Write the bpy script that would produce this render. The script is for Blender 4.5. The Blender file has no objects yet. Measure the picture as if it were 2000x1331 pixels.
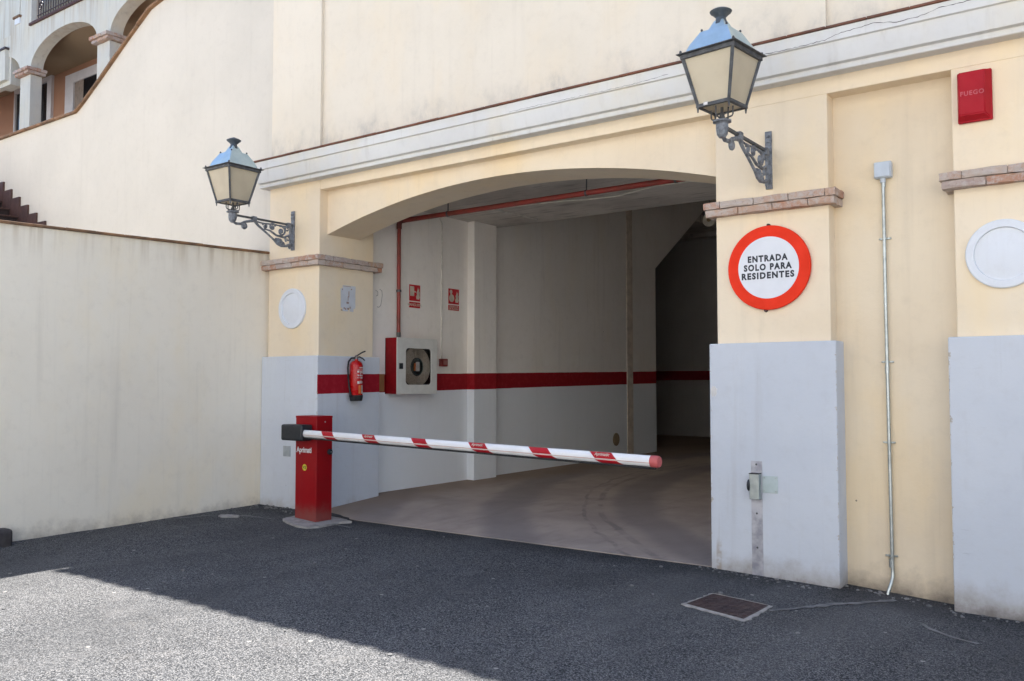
import bpy, bmesh, math, random
from mathutils import Vector, Matrix
random.seed(7)
S = bpy.context.scene
COL = S.collection
R = math.radians

# ---------------------------------------------------------------- camera
cam = bpy.data.cameras.new('camera'); cam.sensor_width = 36.0; cam.lens = 31.32
cam.clip_start = 0.05; cam.clip_end = 1500
co = bpy.data.objects.new('camera', cam); COL.objects.link(co)
co.location = (2.990, -6.679, 1.45)
co.rotation_euler = (R(90 + 2.83), 0, R(36.55))
S.camera = co

# ---------------------------------------------------------------- sky, sun, exposure
SUN_DIR = Vector((-0.497, 0.44, 1.0)).normalized()      # towards the sun
EL = math.asin(SUN_DIR.z); ROT = math.atan2(SUN_DIR.x, SUN_DIR.y)
w = bpy.data.worlds.new('World'); S.world = w; w.use_nodes = True
nt = w.node_tree
sky = nt.nodes.new('ShaderNodeTexSky'); sky.sky_type = 'NISHITA'; sky.sun_disc = False
sky.sun_elevation = EL; sky.sun_rotation = ROT; sky.altitude = 50
sky.air_density = 1.0; sky.dust_density = 0.3; sky.ozone_density = 4.0
nt.links.new(sky.outputs[0], nt.nodes['Background'].inputs[0])
nt.nodes['Background'].inputs[1].default_value = 0.10
sl = bpy.data.lights.new('sun', 'SUN'); sl.energy = 5.0; sl.angle = R(0.53); sl.color = (1.0, 0.965, 0.91)
so = bpy.data.objects.new('sun', sl); COL.objects.link(so)
so.rotation_euler = SUN_DIR.to_track_quat('Z', 'Y').to_euler()
so.location = (-20, 18, 40)
S.view_settings.view_transform = 'Standard'; S.view_settings.look = 'None'
S.view_settings.exposure = 1.77; S.view_settings.gamma = 1.0; S.view_settings.use_curve_mapping = False
S.render.engine = 'CYCLES'
S.cycles.max_bounces = 10; S.cycles.diffuse_bounces = 7; S.cycles.glossy_bounces = 4
S.cycles.use_denoising = True

# ---------------------------------------------------------------- material helpers
MATS = {}
class NT:
    def __init__(s, name):
        s.m = bpy.data.materials.new(name); s.m.use_nodes = True
        s.t = s.m.node_tree; s.n = s.t.nodes; s.b = s.n['Principled BSDF']; MATS[name] = s.m
    def new(s, typ, **k):
        n = s.n.new(typ)
        for a, v in k.items(): setattr(n, a, v)
        return n
    def link(s, a, b): s.t.links.new(a, b)
    def val(s, sock, v):
        if hasattr(v, 'links') or isinstance(v, bpy.types.NodeSocket): s.link(v, sock)
        else: sock.default_value = v
    def pos(s, scale=(1, 1, 1)):
        g = s.new('ShaderNodeNewGeometry'); mp = s.new('ShaderNodeMapping')
        s.link(g.outputs['Position'], mp.inputs[0]); mp.inputs['Scale'].default_value = scale
        return mp.outputs[0]
    def obj(s, scale=(1, 1, 1)):
        g = s.new('ShaderNodeTexCoord'); mp = s.new('ShaderNodeMapping')
        s.link(g.outputs['Object'], mp.inputs[0]); mp.inputs['Scale'].default_value = scale
        return mp.outputs[0]
    def noise(s, vec, scale, detail=4, rough=.55):
        n = s.new('ShaderNodeTexNoise'); s.link(vec, n.inputs['Vector'])
        n.inputs['Scale'].default_value = scale; n.inputs['Detail'].default_value = detail
        n.inputs['Roughness'].default_value = rough; return n.outputs[0]
    def ramp(s, fac, a, b, lo=0., hi=1.):
        n = s.new('ShaderNodeMapRange'); n.interpolation_type = 'SMOOTHSTEP'
        s.link(fac, n.inputs[0]); n.inputs[1].default_value = a; n.inputs[2].default_value = b
        n.inputs[3].default_value = lo; n.inputs[4].default_value = hi; return n.outputs[0]
    def math(s, op, a, b=0.):
        n = s.new('ShaderNodeMath', operation=op); s.val(n.inputs[0], a); s.val(n.inputs[1], b); return n.outputs[0]
    def mix(s, fac, a, b, mode='MIX'):
        n = s.new('ShaderNodeMix', data_type='RGBA', blend_type=mode)
        s.val(n.inputs[0], fac)
        for i, v in ((6, a), (7, b)):
            if isinstance(v, (tuple, list)): v = (*v[:3], 1.)
            s.val(n.inputs[i], v)
        return n.outputs[2]
    def bump(s, h, strength=.3, dist=.01, prev=None):
        n = s.new('ShaderNodeBump'); s.link(h, n.inputs['Height'])
        n.inputs['Strength'].default_value = strength; n.inputs['Distance'].default_value = dist
        if prev: s.link(prev, n.inputs['Normal'])
        return n.outputs[0]
    def sep(s):
        g = s.new('ShaderNodeNewGeometry'); x = s.new('ShaderNodeSeparateXYZ'); s.link(g.outputs['Position'], x.inputs[0])
        y = s.new('ShaderNodeSeparateXYZ'); s.link(g.outputs['Normal'], y.inputs[0]); return x.outputs, y.outputs
    def out(s, color, rough=.9, normal=None, spec=.3, metal=0.):
        s.val(s.b.inputs['Base Color'], (*color[:3], 1.) if isinstance(color, (tuple, list)) else color)
        s.val(s.b.inputs['Roughness'], rough); s.b.inputs['Specular IOR Level'].default_value = spec
        s.b.inputs['Metallic'].default_value = metal
        if normal: s.link(normal, s.b.inputs['Normal'])
        return s.m

def plaster(name, base, dark, warm=None, stripe=None, splash=True, streak=.25, specks=True, tops=None, rough=.92, grime=(.30, .25, .20), chips=None, lower=None, sill=None):
    """rendered and painted wall: cloudy tone, brushed float marks, rain streaks, pock marks and splash dirt by the ground"""
    m = NT(name); p = m.pos(); x, nn = m.sep()
    c = m.mix(m.ramp(m.noise(p, .7, 6, .6), .35, .68), base, dark)
    if warm: c = m.mix(m.ramp(m.noise(m.pos((1, 1, .5)), 1.7, 5), .45, .75, 0, .7), c, warm)
    c = m.mix(m.ramp(m.noise(p, 9, 6, .7), .48, .75, 0, .08), c, grime)
    st = m.noise(m.pos((5, 5, .28)), 1.6, 6, .62)
    c = m.mix(m.ramp(st, .52, .80, 0, streak), c, grime)
    st2 = m.noise(m.pos((16, 16, .7)), 1.3, 4, .6)
    c = m.mix(m.ramp(st2, .60, .82, 0, streak * .8), c, (grime[0] * .8, grime[1] * .8, grime[2] * .8))
    if tops:   # rain-washed runs under a coping or sill: (z of the edge, length)
        d = m.math('SUBTRACT', tops[0], x[2])
        run = m.math('MULTIPLY', m.ramp(d, 0, tops[1], 1, 0), m.ramp(m.noise(m.pos((9, 9, .5)), 1.2, 4), .42, .68))
        c = m.mix(m.math('MULTIPLY', run, .42), c, (.38, .27, .15))
    if sill:    # grey weathering where rain splashes off the cornice ledge
        zz = m.math('ADD', m.math('SUBTRACT', x[2], sill), m.math('MULTIPLY', m.noise(p, 3, 5, .7), -.55))
        c = m.mix(m.math('MULTIPLY', m.ramp(zz, -.28, .12, 1, 0), m.ramp(m.noise(m.pos((1, 1, .6)), 2.4, 6, .75), .42, .70, 0, .5)), c, (.30, .29, .28))
    if lower:   # below the band the wall is tinted a cooler white
        c = m.mix(m.math('LESS_THAN', m.math('SUBTRACT', x[2], m.math('MULTIPLY', x[1], stripe[1])), stripe[0]), c, m.mix(.65, c, lower))
    if stripe:  # painted band: (z0, slope with y, width, colour, along x-facing side only)
        z = m.math('SUBTRACT', x[2], m.math('MULTIPLY', x[1], stripe[1]))
        z = m.math('ADD', z, m.math('MULTIPLY', m.math('SUBTRACT', m.noise(p, 2.5, 3), .5), .012))
        k = m.math('MULTIPLY', m.math('GREATER_THAN', z, stripe[0]), m.math('LESS_THAN', z, stripe[0] + stripe[2]))
        if stripe[4]: k = m.math('MULTIPLY', k, m.math('GREATER_THAN', nn[0], .6))
        rc = m.mix(m.ramp(m.noise(p, 14, 5, .7), .45, .75, 0, .5), stripe[3], tuple(v * 1.5 + .02 for v in stripe[3]))
        c = m.mix(k, c, rc)
    if chips:      # knocked arrises and scuffs of the painted plinth
        for ex_ in chips:
            d = m.math('ABSOLUTE', m.math('SUBTRACT', x[0], ex_)); fr_ = m.math('GREATER_THAN', m.math('ABSOLUTE', nn[1]), .6)
            k = m.math('LESS_THAN', d, m.math('MULTIPLY', m.ramp(m.noise(m.pos((1, 1, 1)), 16, 5, .75), .50, .80), .045))
            c = m.mix(m.math('MULTIPLY', m.math('MULTIPLY', k, fr_), .8), c, (.40, .34, .27))
        sx = m.math('MULTIPLY', m.ramp(m.math('ABSOLUTE', m.math('SUBTRACT', x[0], .075)), .012, .03, 1, 0), m.ramp(x[2], .16, .26, .6, 0))
        c = m.mix(m.math('MULTIPLY', sx, m.ramp(m.noise(p, 20, 4), .3, .6)), c, (.34, .27, .20))
        scf = m.ramp(m.noise(m.pos((3, 3, 26)), 1.5, 5, .7), .62, .72, 0, .35)
        c = m.mix(m.math('MULTIPLY', scf, m.ramp(m.noise(p, 1.7, 2), .5, .6)), c, (.20, .20, .22))
    if splash:
        zz = m.math('ADD', x[2], m.math('MULTIPLY', m.noise(p, 5, 5, .7), -.34))
        c = m.mix(m.ramp(zz, -.22, .0, .6, 0), c, (.27, .22, .17))
        c = m.mix(m.ramp(zz, -.30, -.15, .75, 0), c, (.13, .11, .095))
    if specks:
        v = m.new('ShaderNodeTexVoronoi'); m.link(p, v.inputs['Vector']); v.inputs['Scale'].default_value = 2.3
        v.inputs['Randomness'].default_value = 1
        k = m.math('LESS_THAN', v.outputs['Distance'], .018)
        c = m.mix(m.math('MULTIPLY', k, .75), c, (.08, .06, .05))
        v2 = m.new('ShaderNodeTexVoronoi'); m.link(p, v2.inputs['Vector']); v2.inputs['Scale'].default_value = .42
        k2 = m.ramp(v2.outputs['Distance'], .008, .032, .22, 0)
        c = m.mix(k2, c, (.16, .13, .11))
    b = m.bump(m.noise(p, 2.2, 4, .5), .35, .02)
    b = m.bump(m.noise(p, 26, 5, .6), .22, .006, b)
    b = m.bump(m.noise(p, 170, 3, .6), .30, .002, b)
    return m.out(c, rough, b, .2)

WHITE_RED = (.34, .010, .022)
cream = plaster('cream_plaster', (.82, .70, .53), (.77, .64, .47), (.84, .67, .43), tops=None, streak=.12)
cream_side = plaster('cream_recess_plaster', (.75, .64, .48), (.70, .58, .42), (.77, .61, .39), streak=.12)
pale_up = plaster('pale_upper_plaster', (.75, .675, .56), (.71, .635, .52), (.76, .65, .49), splash=False, tops=None, streak=.10, sill=4.09)
wall_b = plaster('boundary_plaster', (.86, .79, .665), (.81, .74, .62), (.86, .75, .56), tops=(3.02, .45), streak=.14)
wall_t = plaster('terrace_plaster', (.67, .615, .53), (.625, .575, .495), None, splash=False, streak=.12)
dado_m = plaster('plinth_paint', (.58, .605, .645), (.53, .56, .61), None, streak=.16, chips=(.008, 1.005, 1.757))
dado_l = plaster('striped_plinth_paint', (.62, .65, .69), (.58, .61, .66), None, stripe=(1.345, .0155, .216, (.30, .008, .018), True), streak=.22, chips=(-4.655,))
white_m = plaster('interior_paint', (.87, .83, .77), (.82, .78, .72), (.83, .77, .67), stripe=(1.335, .0165, .222, (.30, .010, .016), False), streak=.16, lower=(.76, .83, .90))
corn_m = plaster('cornice_paint', (.69, .68, .65), (.63, .62, .60), (.70, .63, .50), splash=False, streak=.28, specks=False)
med_m = plaster('medallion_paint', (.72, .74, .77), (.68, .70, .74), None, splash=False, specks=False, streak=.1)
apt_m = plaster('apartment_plaster', (.62, .60, .53), (.56, .55, .50), (.62, .56, .44), splash=False, tops=(9.78, .8), streak=.4, grime=(.20, .18, .16))
salmon_m = plaster('salmon_plaster', (.36, .20, .13), (.32, .17, .11), None, splash=False, streak=.1, specks=False)
inner_m = plaster('loggia_plaster', (.34, .26, .17), (.30, .23, .15), None, splash=False, streak=.15, specks=False)

def simple(name, c, rough=.5, metal=0., spec=.5, var=.12, scale=8, bump=0., bscale=60, obj=True, c2=None):
    m = NT(name); p = m.obj() if obj else m.pos()
    f = m.noise(p, scale, 5, .6)
    d = c2 or tuple(v * (1 - var * 2) for v in c)
    col = m.mix(m.ramp(f, .35, .7), c, d)
    nrm = m.bump(m.noise(p, bscale, 4), bump, .004) if bump else None
    rr = m.ramp(m.noise(p, scale * 2, 4), .3, .7, max(0, rough - .08), min(1, rough + .10))
    return m.out(col, rr, nrm, spec, metal)

terracotta = simple('terracotta_tile', (.20, .075, .04), .85, c2=(.11, .055, .04), scale=4, bump=.3, obj=False)
terr_edge = simple('weathered_coping_tile', (.26, .14, .07), .9, c2=(.13, .08, .05), scale=5, bump=.4, obj=False)
stair_m = simple('brown_step_tile', (.085, .038, .028), .55, c2=(.06, .028, .022), scale=3, obj=False)
stair_d = simple('dark_stair_side', (.030, .016, .013), .8, obj=False)
def brick_mat(name, a, b, lime):
    m = NT(name); p = m.pos()
    c = m.mix(m.ramp(m.noise(p, 7, 6, .7), .35, .65), a, b)
    c = m.mix(m.ramp(m.noise(p, 16, 6, .75), .50 - lime, .62, 0, .85), c, (.50, .44, .40))
    c = m.mix(m.ramp(m.noise(p, 40, 4, .7), .55, .75, 0, .5), c, (.16, .09, .07))
    n = m.bump(m.noise(p, 22, 6, .75), .9, .012); n = m.bump(m.noise(p, 110, 4, .7), .5, .003, n)
    return m.out(c, .95, n, .15)
bricks_m = [brick_mat('salmon_brick', (.50, .33, .24), (.45, .32, .25), .08), brick_mat('red_brick', (.42, .20, .13), (.46, .30, .22), .06),
            brick_mat('limed_brick', (.52, .40, .32), (.47, .37, .31), .16), brick_mat('grey_brick', (.40, .30, .26), (.45, .36, .32), .10)]
mortar_m = simple('mortar', (.50, .41, .34), .95, var=.15, scale=20, bump=.7, obj=False)
iron_m = simple('dark_lantern_iron', (.055, .056, .060), .62, .2, c2=(.11, .115, .12), scale=22, bump=.3, bscale=90)
grey_iron = simple('grey_painted_cast_iron', (.22, .235, .26), .65, .1, c2=(.10, .105, .115), scale=26, bump=.5, bscale=70)
zinc_m = simple('zinc_roof_sheet', (.48, .59, .62), .45, .75, c2=(.42, .53, .57), scale=5)
galv_m = simple('galvanised_steel', (.46, .50, .50), .35, .9, c2=(.34, .37, .37), scale=14)
steel_m = simple('brushed_strip_steel', (.50, .50, .54), .48, .6, c2=(.30, .30, .34), scale=9, obj=False)
alu_m = simple('aluminium', (.44, .48, .47), .42, .7)
m = NT('red_cabinet_paint'); p = m.obj(); xs, _n = m.sep()
c = m.mix(m.ramp(m.noise(p, 3, 4), .35, .7), (.29, .002, .006), (.24, .003, .006))
c = m.mix(m.ramp(m.math('ADD', xs[2], m.math('MULTIPLY', m.noise(p, 7, 5, .7), -.3)), -.10, .12, .45, 0), c, (.20, .12, .10))
c = m.mix(m.math('MULTIPLY', m.ramp(m.noise(m.obj((2, 2, 30)), 2.2, 5, .75), .66, .74), .35), c, (.55, .20, .18))
redbox_m = m.out(c, .45, None, .22)
redcase_m = simple('red_case_paint', (.24, .004, .008), .5, spec=.2, var=.1)
redbell_m = simple('red_sounder_plastic', (.38, .004, .014), .42, spec=.22, var=.06)
redext_m = simple('red_extinguisher_paint', (.46, .006, .006), .28, var=.05)
signred_m = simple('sign_red', (.80, .030, .004), .5, spec=.2, var=.06, scale=5)
signwht_m = simple('sign_white', (.70, .71, .74), .45, var=.02)
print_m = simple('black_print', (.018, .022, .035), .5)
blkpl_m = simple('black_plastic', (.018, .020, .024), .5, var=.1)
rubber_m = simple('black_rubber', (.014, .015, .017), .75)
whtpl_m = simple('white_arm_paint', (.80, .80, .80), .35, var=.04, scale=4)
redst_m = simple('red_reflective_film', (.42, .006, .015), .45, spec=.25, var=.1)
reflex_m = simple('pale_groove_film', (.62, .42, .38), .4)
cap_m = simple('pink_end_cap', (.50, .10, .10), .5)
whtmet_m = simple('white_enamel_door', (.66, .65, .60), .4, var=.05)
hose_m = simple('flat_fire_hose', (.46, .39, .32), .9, scale=30, bump=.4)
label_m = simple('white_label', (.62, .60, .58), .5, var=.05)
orange_m = simple('orange_label', (.75, .20, .04), .5)
yellow_m = simple('yellow_sticker', (.70, .60, .04), .5)
redpipe_m = simple('red_pipe_paint', (.30, .035, .025), .5, c2=(.20, .045, .030), scale=6, obj=False)
pvc_m = simple('grey_plastic_conduit', (.70, .67, .60), .6)
wbox_m = simple('pale_grey_plastic', (.52, .57, .62), .55, var=.05)
greenpl_m = simple('pale_green_cover', (.46, .53, .53), .6, c2=(.40, .47, .46))
signf_m = simple('fire_sign_red', (.52, .012, .020), .5, var=.05)
cream_print = simple('pale_sign_print', (.62, .55, .45), .6)
rust_m = simple('rusty_cover_iron', (.075, .045, .042), .7, .3, c2=(.045, .030, .032), scale=9, bump=.6, bscale=50)
cement_m = simple('cement_patch', (.36, .34, .32), .95, c2=(.24, .23, .22), scale=12, bump=.6, bscale=40, obj=False)
cemd_m = simple('worn_cement_line', (.20, .195, .19), .95, c2=(.10, .10, .10), scale=9, obj=False)
wframe_m = simple('white_window_frame', (.60, .58, .60), .5, var=.03)
dark_m = simple('dark_window_glass', (.010, .012, .016), .15)
rail_m = simple('dark_railing_iron', (.045, .028, .032), .6)
paper_m = simple('faded_paper', (.60, .62, .66), .8, var=.04)
rooft_m = simple('clay_roof_tile', (.30, .13, .07), .85, c2=(.20, .10, .06), scale=3, bump=.3, obj=False)
yellamp_m = simple('amber_disc', (.20, .13, .05), .5)
amber_m = simple('ochre_patch', (.32, .15, .055), .8, obj=False)
crack_m = simple('crack', (.07, .06, .06), 1.)

# concrete slab
m = NT('concrete_slab'); p = m.pos()
c = m.mix(m.ramp(m.noise(p, .9, 6, .65), .35, .65), (.66, .62, .56), (.48, .445, .40))
c = m.mix(m.ramp(m.noise(m.pos((1, 6, 1)), 2.2, 5, .6), .5, .72, 0, .5), c, (.14, .12, .10))
conc_m = m.out(c, .9, m.bump(m.noise(p, 18, 5, .7), .5, .008), .2)

# lamp glass: milky pane that scatters light through
m = NT('milky_glass'); p = m.obj()
c = m.mix(m.ramp(m.noise(p, 5, 4), .3, .7), (.80, .72, .56), (.72, .64, .49))
m.out(c, .28, None, .5)
tr = m.new('ShaderNodeBsdfTranslucent'); m.link(c, tr.inputs[0])
mx = m.new('ShaderNodeMixShader'); mx.inputs[0].default_value = .45
m.link(m.b.outputs[0], mx.inputs[1]); m.link(tr.outputs[0], mx.inputs[2])
m.link(mx.outputs[0], m.n['Material Output'].inputs[0]); glass_m = m.m
# clear pane
m = NT('clear_pane'); m.out((.8, .8, .8), .06, None, .5)
tr = m.new('ShaderNodeBsdfTransparent'); tr.inputs[0].default_value = (.93, .93, .92, 1); gl = m.new('ShaderNodeBsdfGlossy'); gl.inputs['Roughness'].default_value = .06
mx = m.new('ShaderNodeMixShader'); mx.inputs[0].default_value = .07
m.link(tr.outputs[0], mx.inputs[1]); m.link(gl.outputs[0], mx.inputs[2]); m.link(mx.outputs[0], m.n['Material Output'].inputs[0]); clear_m = m.m

# asphalt: worn chippings
m = NT('asphalt'); p = m.pos()
v = m.new('ShaderNodeTexVoronoi'); m.link(p, v.inputs['Vector']); v.inputs['Scale'].default_value = 140
sc = m.new('ShaderNodeSeparateColor'); m.link(v.outputs['Color'], sc.inputs[0])
stone = m.mix(m.ramp(sc.outputs[0], .05, .85), (.050, .053, .058), (.222, .219, .220))
stone = m.mix(m.math('GREATER_THAN', sc.outputs[1], .93), stone, (.30, .29, .28))
stone = m.mix(m.math('LESS_THAN', sc.outputs[2], .10), stone, (.03, .03, .032))
stone = m.mix(m.ramp(m.noise(p, 1.9, 5, .6), .58, .68, 0, .3), stone, (.26, .25, .245))
gap = m.ramp(v.outputs['Distance'], .38, .75, 0, .75)
c = m.mix(gap, stone, (.026, .027, .028))
c = m.mix(m.ramp(m.noise(p, 30, 4, .7), .60, .72, 0, .7), c, (.035, .034, .034))
c = m.mix(m.ramp(m.noise(p, .55, 6, .6), .42, .66, 0, .55), c, (.075, .075, .076))
c = m.mix(m.ramp(m.noise(p, 3.1, 5, .65), .55, .78, 0, .35), c, (.16, .15, .14))
xs, nn_ = m.sep()   # darker tone towards the building front, with a ragged edge
e = m.math('ADD', xs[1], m.math('MULTIPLY', m.noise(p, 2.6, 4), .5))
c = m.mix(m.ramp(e, -.30, .25, 0, .55), c, (.030, .028, .027))
v3 = m.new('ShaderNodeTexVoronoi'); m.link(p, v3.inputs['Vector']); v3.inputs['Scale'].default_value = 3.2
c = m.mix(m.math('MULTIPLY', m.math('LESS_THAN', v3.outputs['Distance'], .045), .8), c, (.40, .38, .35))
v4 = m.new('ShaderNodeTexVoronoi'); m.link(p, v4.inputs['Vector']); v4.inputs['Scale'].default_value = 17
pit = m.math('MULTIPLY', m.math('LESS_THAN', v4.outputs['Distance'], .13), m.ramp(m.noise(p, 1.1, 3), .42, .55))
c = m.mix(m.math('MULTIPLY', pit, .85), c, (.02, .02, .021))
lane = m.ramp(m.noise(m.pos((.9, .22, 1)), 1.2, 3), .45, .7, 0, .22)      # faint tyre-polished lanes running in to the ramp
c = m.mix(lane, c, (.20, .195, .19))
n = m.bump(v.outputs['Distance'], .9, .006); n = m.bump(m.noise(p, 1.6, 4), .25, .03, n)
asph_m = m.out(c, .95, n, .08)

# garage floor: dusty concrete with curved tyre tracks
m = NT('garage_floor_concrete'); p = m.pos(); xs, _n = m.sep()
c = m.mix(m.ramp(m.noise(p, 1.3, 6, .65), .35, .68), (.44, .36, .30), (.35, .285, .24))
cx_, cy_ = 4.5, 6.2   # centre of the turning tracks
dx = m.math('SUBTRACT', xs[0], cx_); dy = m.math('SUBTRACT', xs[1], cy_)
rad = m.math('SQRT', m.math('ADD', m.math('MULTIPLY', dx, dx), m.math('MULTIPLY', dy, dy)))
rad = m.math('ADD', rad, m.math('MULTIPLY', m.noise(p, .8, 3), .35))
sn = m.math('SINE', m.math('MULTIPLY', rad, 4.3))
c = m.mix(m.ramp(sn, .1, .9, 0, .55), c, (.19, .165, .16))
for rr_, ww_ in ((5.1, .05), (5.32, .03), (6.55, .05), (6.8, .04), (8.1, .05), (8.3, .03)):
    c = m.mix(m.math('MULTIPLY', m.ramp(m.math('ABSOLUTE', m.math('SUBTRACT', rad, rr_)), ww_ * .4, ww_, .5, 0), m.ramp(m.noise(p, 3, 5, .7), .35, .65)), c, (.13, .115, .11))
arcs = m.noise(m.pos((1.0, .25, 1)), 5, 6, .7)
c = m.mix(m.ramp(arcs, .5, .75, 0, .35), c, (.16, .13, .115))
c = m.mix(m.ramp(m.noise(p, 45, 4, .75), .62, .75, 0, .6), c, (.08, .06, .05))
edge = m.math('ADD', m.math('ADD', xs[0], 4.8), m.math('MULTIPLY', m.noise(p, 3, 5), -.5))   # swept-up grit by the left wall
c = m.mix(m.ramp(edge, .0, .55, .7, 0), c, (.27, .19, .13))
floor_m = m.out(c, .82, m.bump(m.noise(p, 30, 5, .7), .4, .004), .35)

# ---------------------------------------------------------------- object helpers
BASE = {}
def empty(name, label, cat, base=(0, 0, 0), group=None):
    o = bpy.data.objects.new(name, None); COL.objects.link(o); o.location = base
    o.empty_display_size = .1
    o['label'] = label; o['category'] = cat
    if group: o['group'] = group
    BASE[o.name] = Vector(base); return o

class MB:
    """collects shapes given in world coordinates into one mesh"""
    def __init__(s): s.bm = bmesh.new()
    def _merge(s, b):
        me = bpy.data.meshes.new('t'); b.to_mesh(me); s.bm.from_mesh(me); bpy.data.meshes.remove(me); b.free()
    def box(s, x0, x1, y0, y1, z0, z1, bev=0., seg=2, rot=0., piv=None):
        b = bmesh.new(); bmesh.ops.create_cube(b, size=1)
        for v in b.verts: v.co = Vector(((x0 + x1) / 2 + v.co.x * (x1 - x0), (y0 + y1) / 2 + v.co.y * (y1 - y0), (z0 + z1) / 2 + v.co.z * (z1 - z0)))
        if bev: bmesh.ops.bevel(b, geom=b.edges[:], offset=bev, segments=seg, profile=.6, affect='EDGES')
        if rot:
            c = Vector(piv or ((x0 + x1) / 2, (y0 + y1) / 2, 0)); M = Matrix.Translation(c) @ Matrix.Rotation(rot, 4, 'Z') @ Matrix.Translation(-c)
            bmesh.ops.transform(b, matrix=M, verts=b.verts)
        s._merge(b); return s
    def prism(s, pts, axis, a, b_, bev=0.):
        """polygon pts (2-D) extruded along axis from a to b_ ; axis 'y': pts are (x,z); 'x': (y,z); 'z': (x,y)"""
        b = bmesh.new()
        def P(u, v, t): return {'y': (u, t, v), 'x': (t, u, v), 'z': (u, v, t)}[axis]
        A = [b.verts.new(P(u, v, a)) for u, v in pts]; B = [b.verts.new(P(u, v, b_)) for u, v in pts]
        b.faces.new(A); b.faces.new(B[::-1])
        n = len(pts)
        for i in range(n): b.faces.new((A[i], B[i], B[(i + 1) % n], A[(i + 1) % n]))
        bmesh.ops.recalc_face_normals(b, faces=b.faces)
        if bev: bmesh.ops.bevel(b, geom=b.edges[:], offset=bev, segments=2, affect='EDGES')
        s._merge(b); return s
    def tube(s, pts, r, n=10, closed=False, caps=True):
        pts = [Vector(p) for p in pts]; rr = r if isinstance(r, (list, tuple)) else [r] * len(pts)
        b = s.bm; rings = []; up = None; N = len(pts)
        for i, p in enumerate(pts):
            if closed: t = (pts[(i + 1) % N] - pts[i - 1])
            else: t = pts[min(i + 1, N - 1)] - pts[max(i - 1, 0)]
            t.normalize()
            if up is None:
                up = Vector((0, 0, 1)) if abs(t.z) < .9 else Vector((1, 0, 0))
            a = t.cross(up)
            if a.length < 1e-4: a = t.cross(Vector((1, .1, 0)))
            a.normalize(); c = a.cross(t).normalized(); up = c
            rings.append([b.verts.new(p + (a * math.cos(q) + c * math.sin(q)) * rr[i]) for q in [2 * math.pi * k / n for k in range(n)]])
        for i in range(N - (0 if closed else 1)):
            A, B = rings[i], rings[(i + 1) % N]
            for k in range(n): b.faces.new((A[k], A[(k + 1) % n], B[(k + 1) % n], B[k]))
        if caps and not closed:
            b.faces.new(rings[0][::-1]); b.faces.new(rings[-1])
        return s
    def lathe(s, prof, c, axis='z', n=24, sq=False, yaw=0.):
        """prof: list of (radius, height) about axis through c; sq: square section (radius = half side)"""
        b = bmesh.new(); c = Vector(c); rings = []
        for r, h in prof:
            ring = []
            for k in range(4 if sq else n):
                q = 2 * math.pi * k / (4 if sq else n) + (math.pi / 4 if sq else 0) + yaw
                rad = r * (math.sqrt(2) if sq else 1)
                u, v = rad * math.cos(q), rad * math.sin(q)
                co_ = {'z': (u, v, h), 'y': (u, h, v), 'x': (h, u, v)}[axis]
                ring.append(b.verts.new(c + Vector(co_)))
            rings.append(ring)
        for A, B in zip(rings, rings[1:]):
            k = len(A)
            for i in range(k): b.faces.new((A[i], A[(i + 1) % k], B[(i + 1) % k], B[i]))
        if prof[0][0] > 1e-4: b.faces.new(rings[0][::-1])
        if prof[-1][0] > 1e-4: b.faces.new(rings[-1])
        bmesh.ops.remove_doubles(b, verts=b.verts, dist=1e-5)
        bmesh.ops.recalc_face_normals(b, faces=b.faces)
        s._merge(b); return s
    def quad(s, *pts):
        s.bm.faces.new([s.bm.verts.new(p) for p in pts]); return s
    def sphere(s, c, r, sc=(1, 1, 1), u=12, v=8):
        b = bmesh.new(); bmesh.ops.create_uvsphere(b, u_segments=u, v_segments=v, radius=r)
        for q in b.verts: q.co = Vector(c) + Vector((q.co.x * sc[0], q.co.y * sc[1], q.co.z * sc[2]))
        s._merge(b); return s
    def move(s, M): bmesh.ops.transform(s.bm, matrix=M, verts=s.bm.verts); return s
    def build(s, name, mat, parent=None, smooth=None, kind=None, label=None, cat=None, group=None):
        base = BASE.get(parent.name, Vector((0, 0, 0))) if parent else Vector((0, 0, 0))
        bmesh.ops.translate(s.bm, verts=s.bm.verts, vec=-base)
        if smooth:
            for f in s.bm.faces: f.smooth = True
            for e in s.bm.edges:
                if len(e.link_faces) == 2 and e.calc_face_angle(0) > R(smooth if smooth > 1 else 40): e.smooth = False
        me = bpy.data.meshes.new(name); s.bm.to_mesh(me); s.bm.free(); me.materials.append(mat)
        o = bpy.data.objects.new(name, me); COL.objects.link(o)
        if parent: o.parent = parent
        BASE[o.name] = base
        if kind: o['kind'] = kind
        if label: o['label'] = label
        if cat: o['category'] = cat
        if group: o['group'] = group
        return o

def inst(name, me, mat_world, parent, mat=None):
    """piece that shares mesh data; mat_world places it in world space"""
    o = bpy.data.objects.new(name, me); COL.objects.link(o); o.parent = parent
    base = BASE.get(parent.name, Vector((0, 0, 0)))
    o.matrix_local = Matrix.Translation(-base) @ mat_world
    return o

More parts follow.
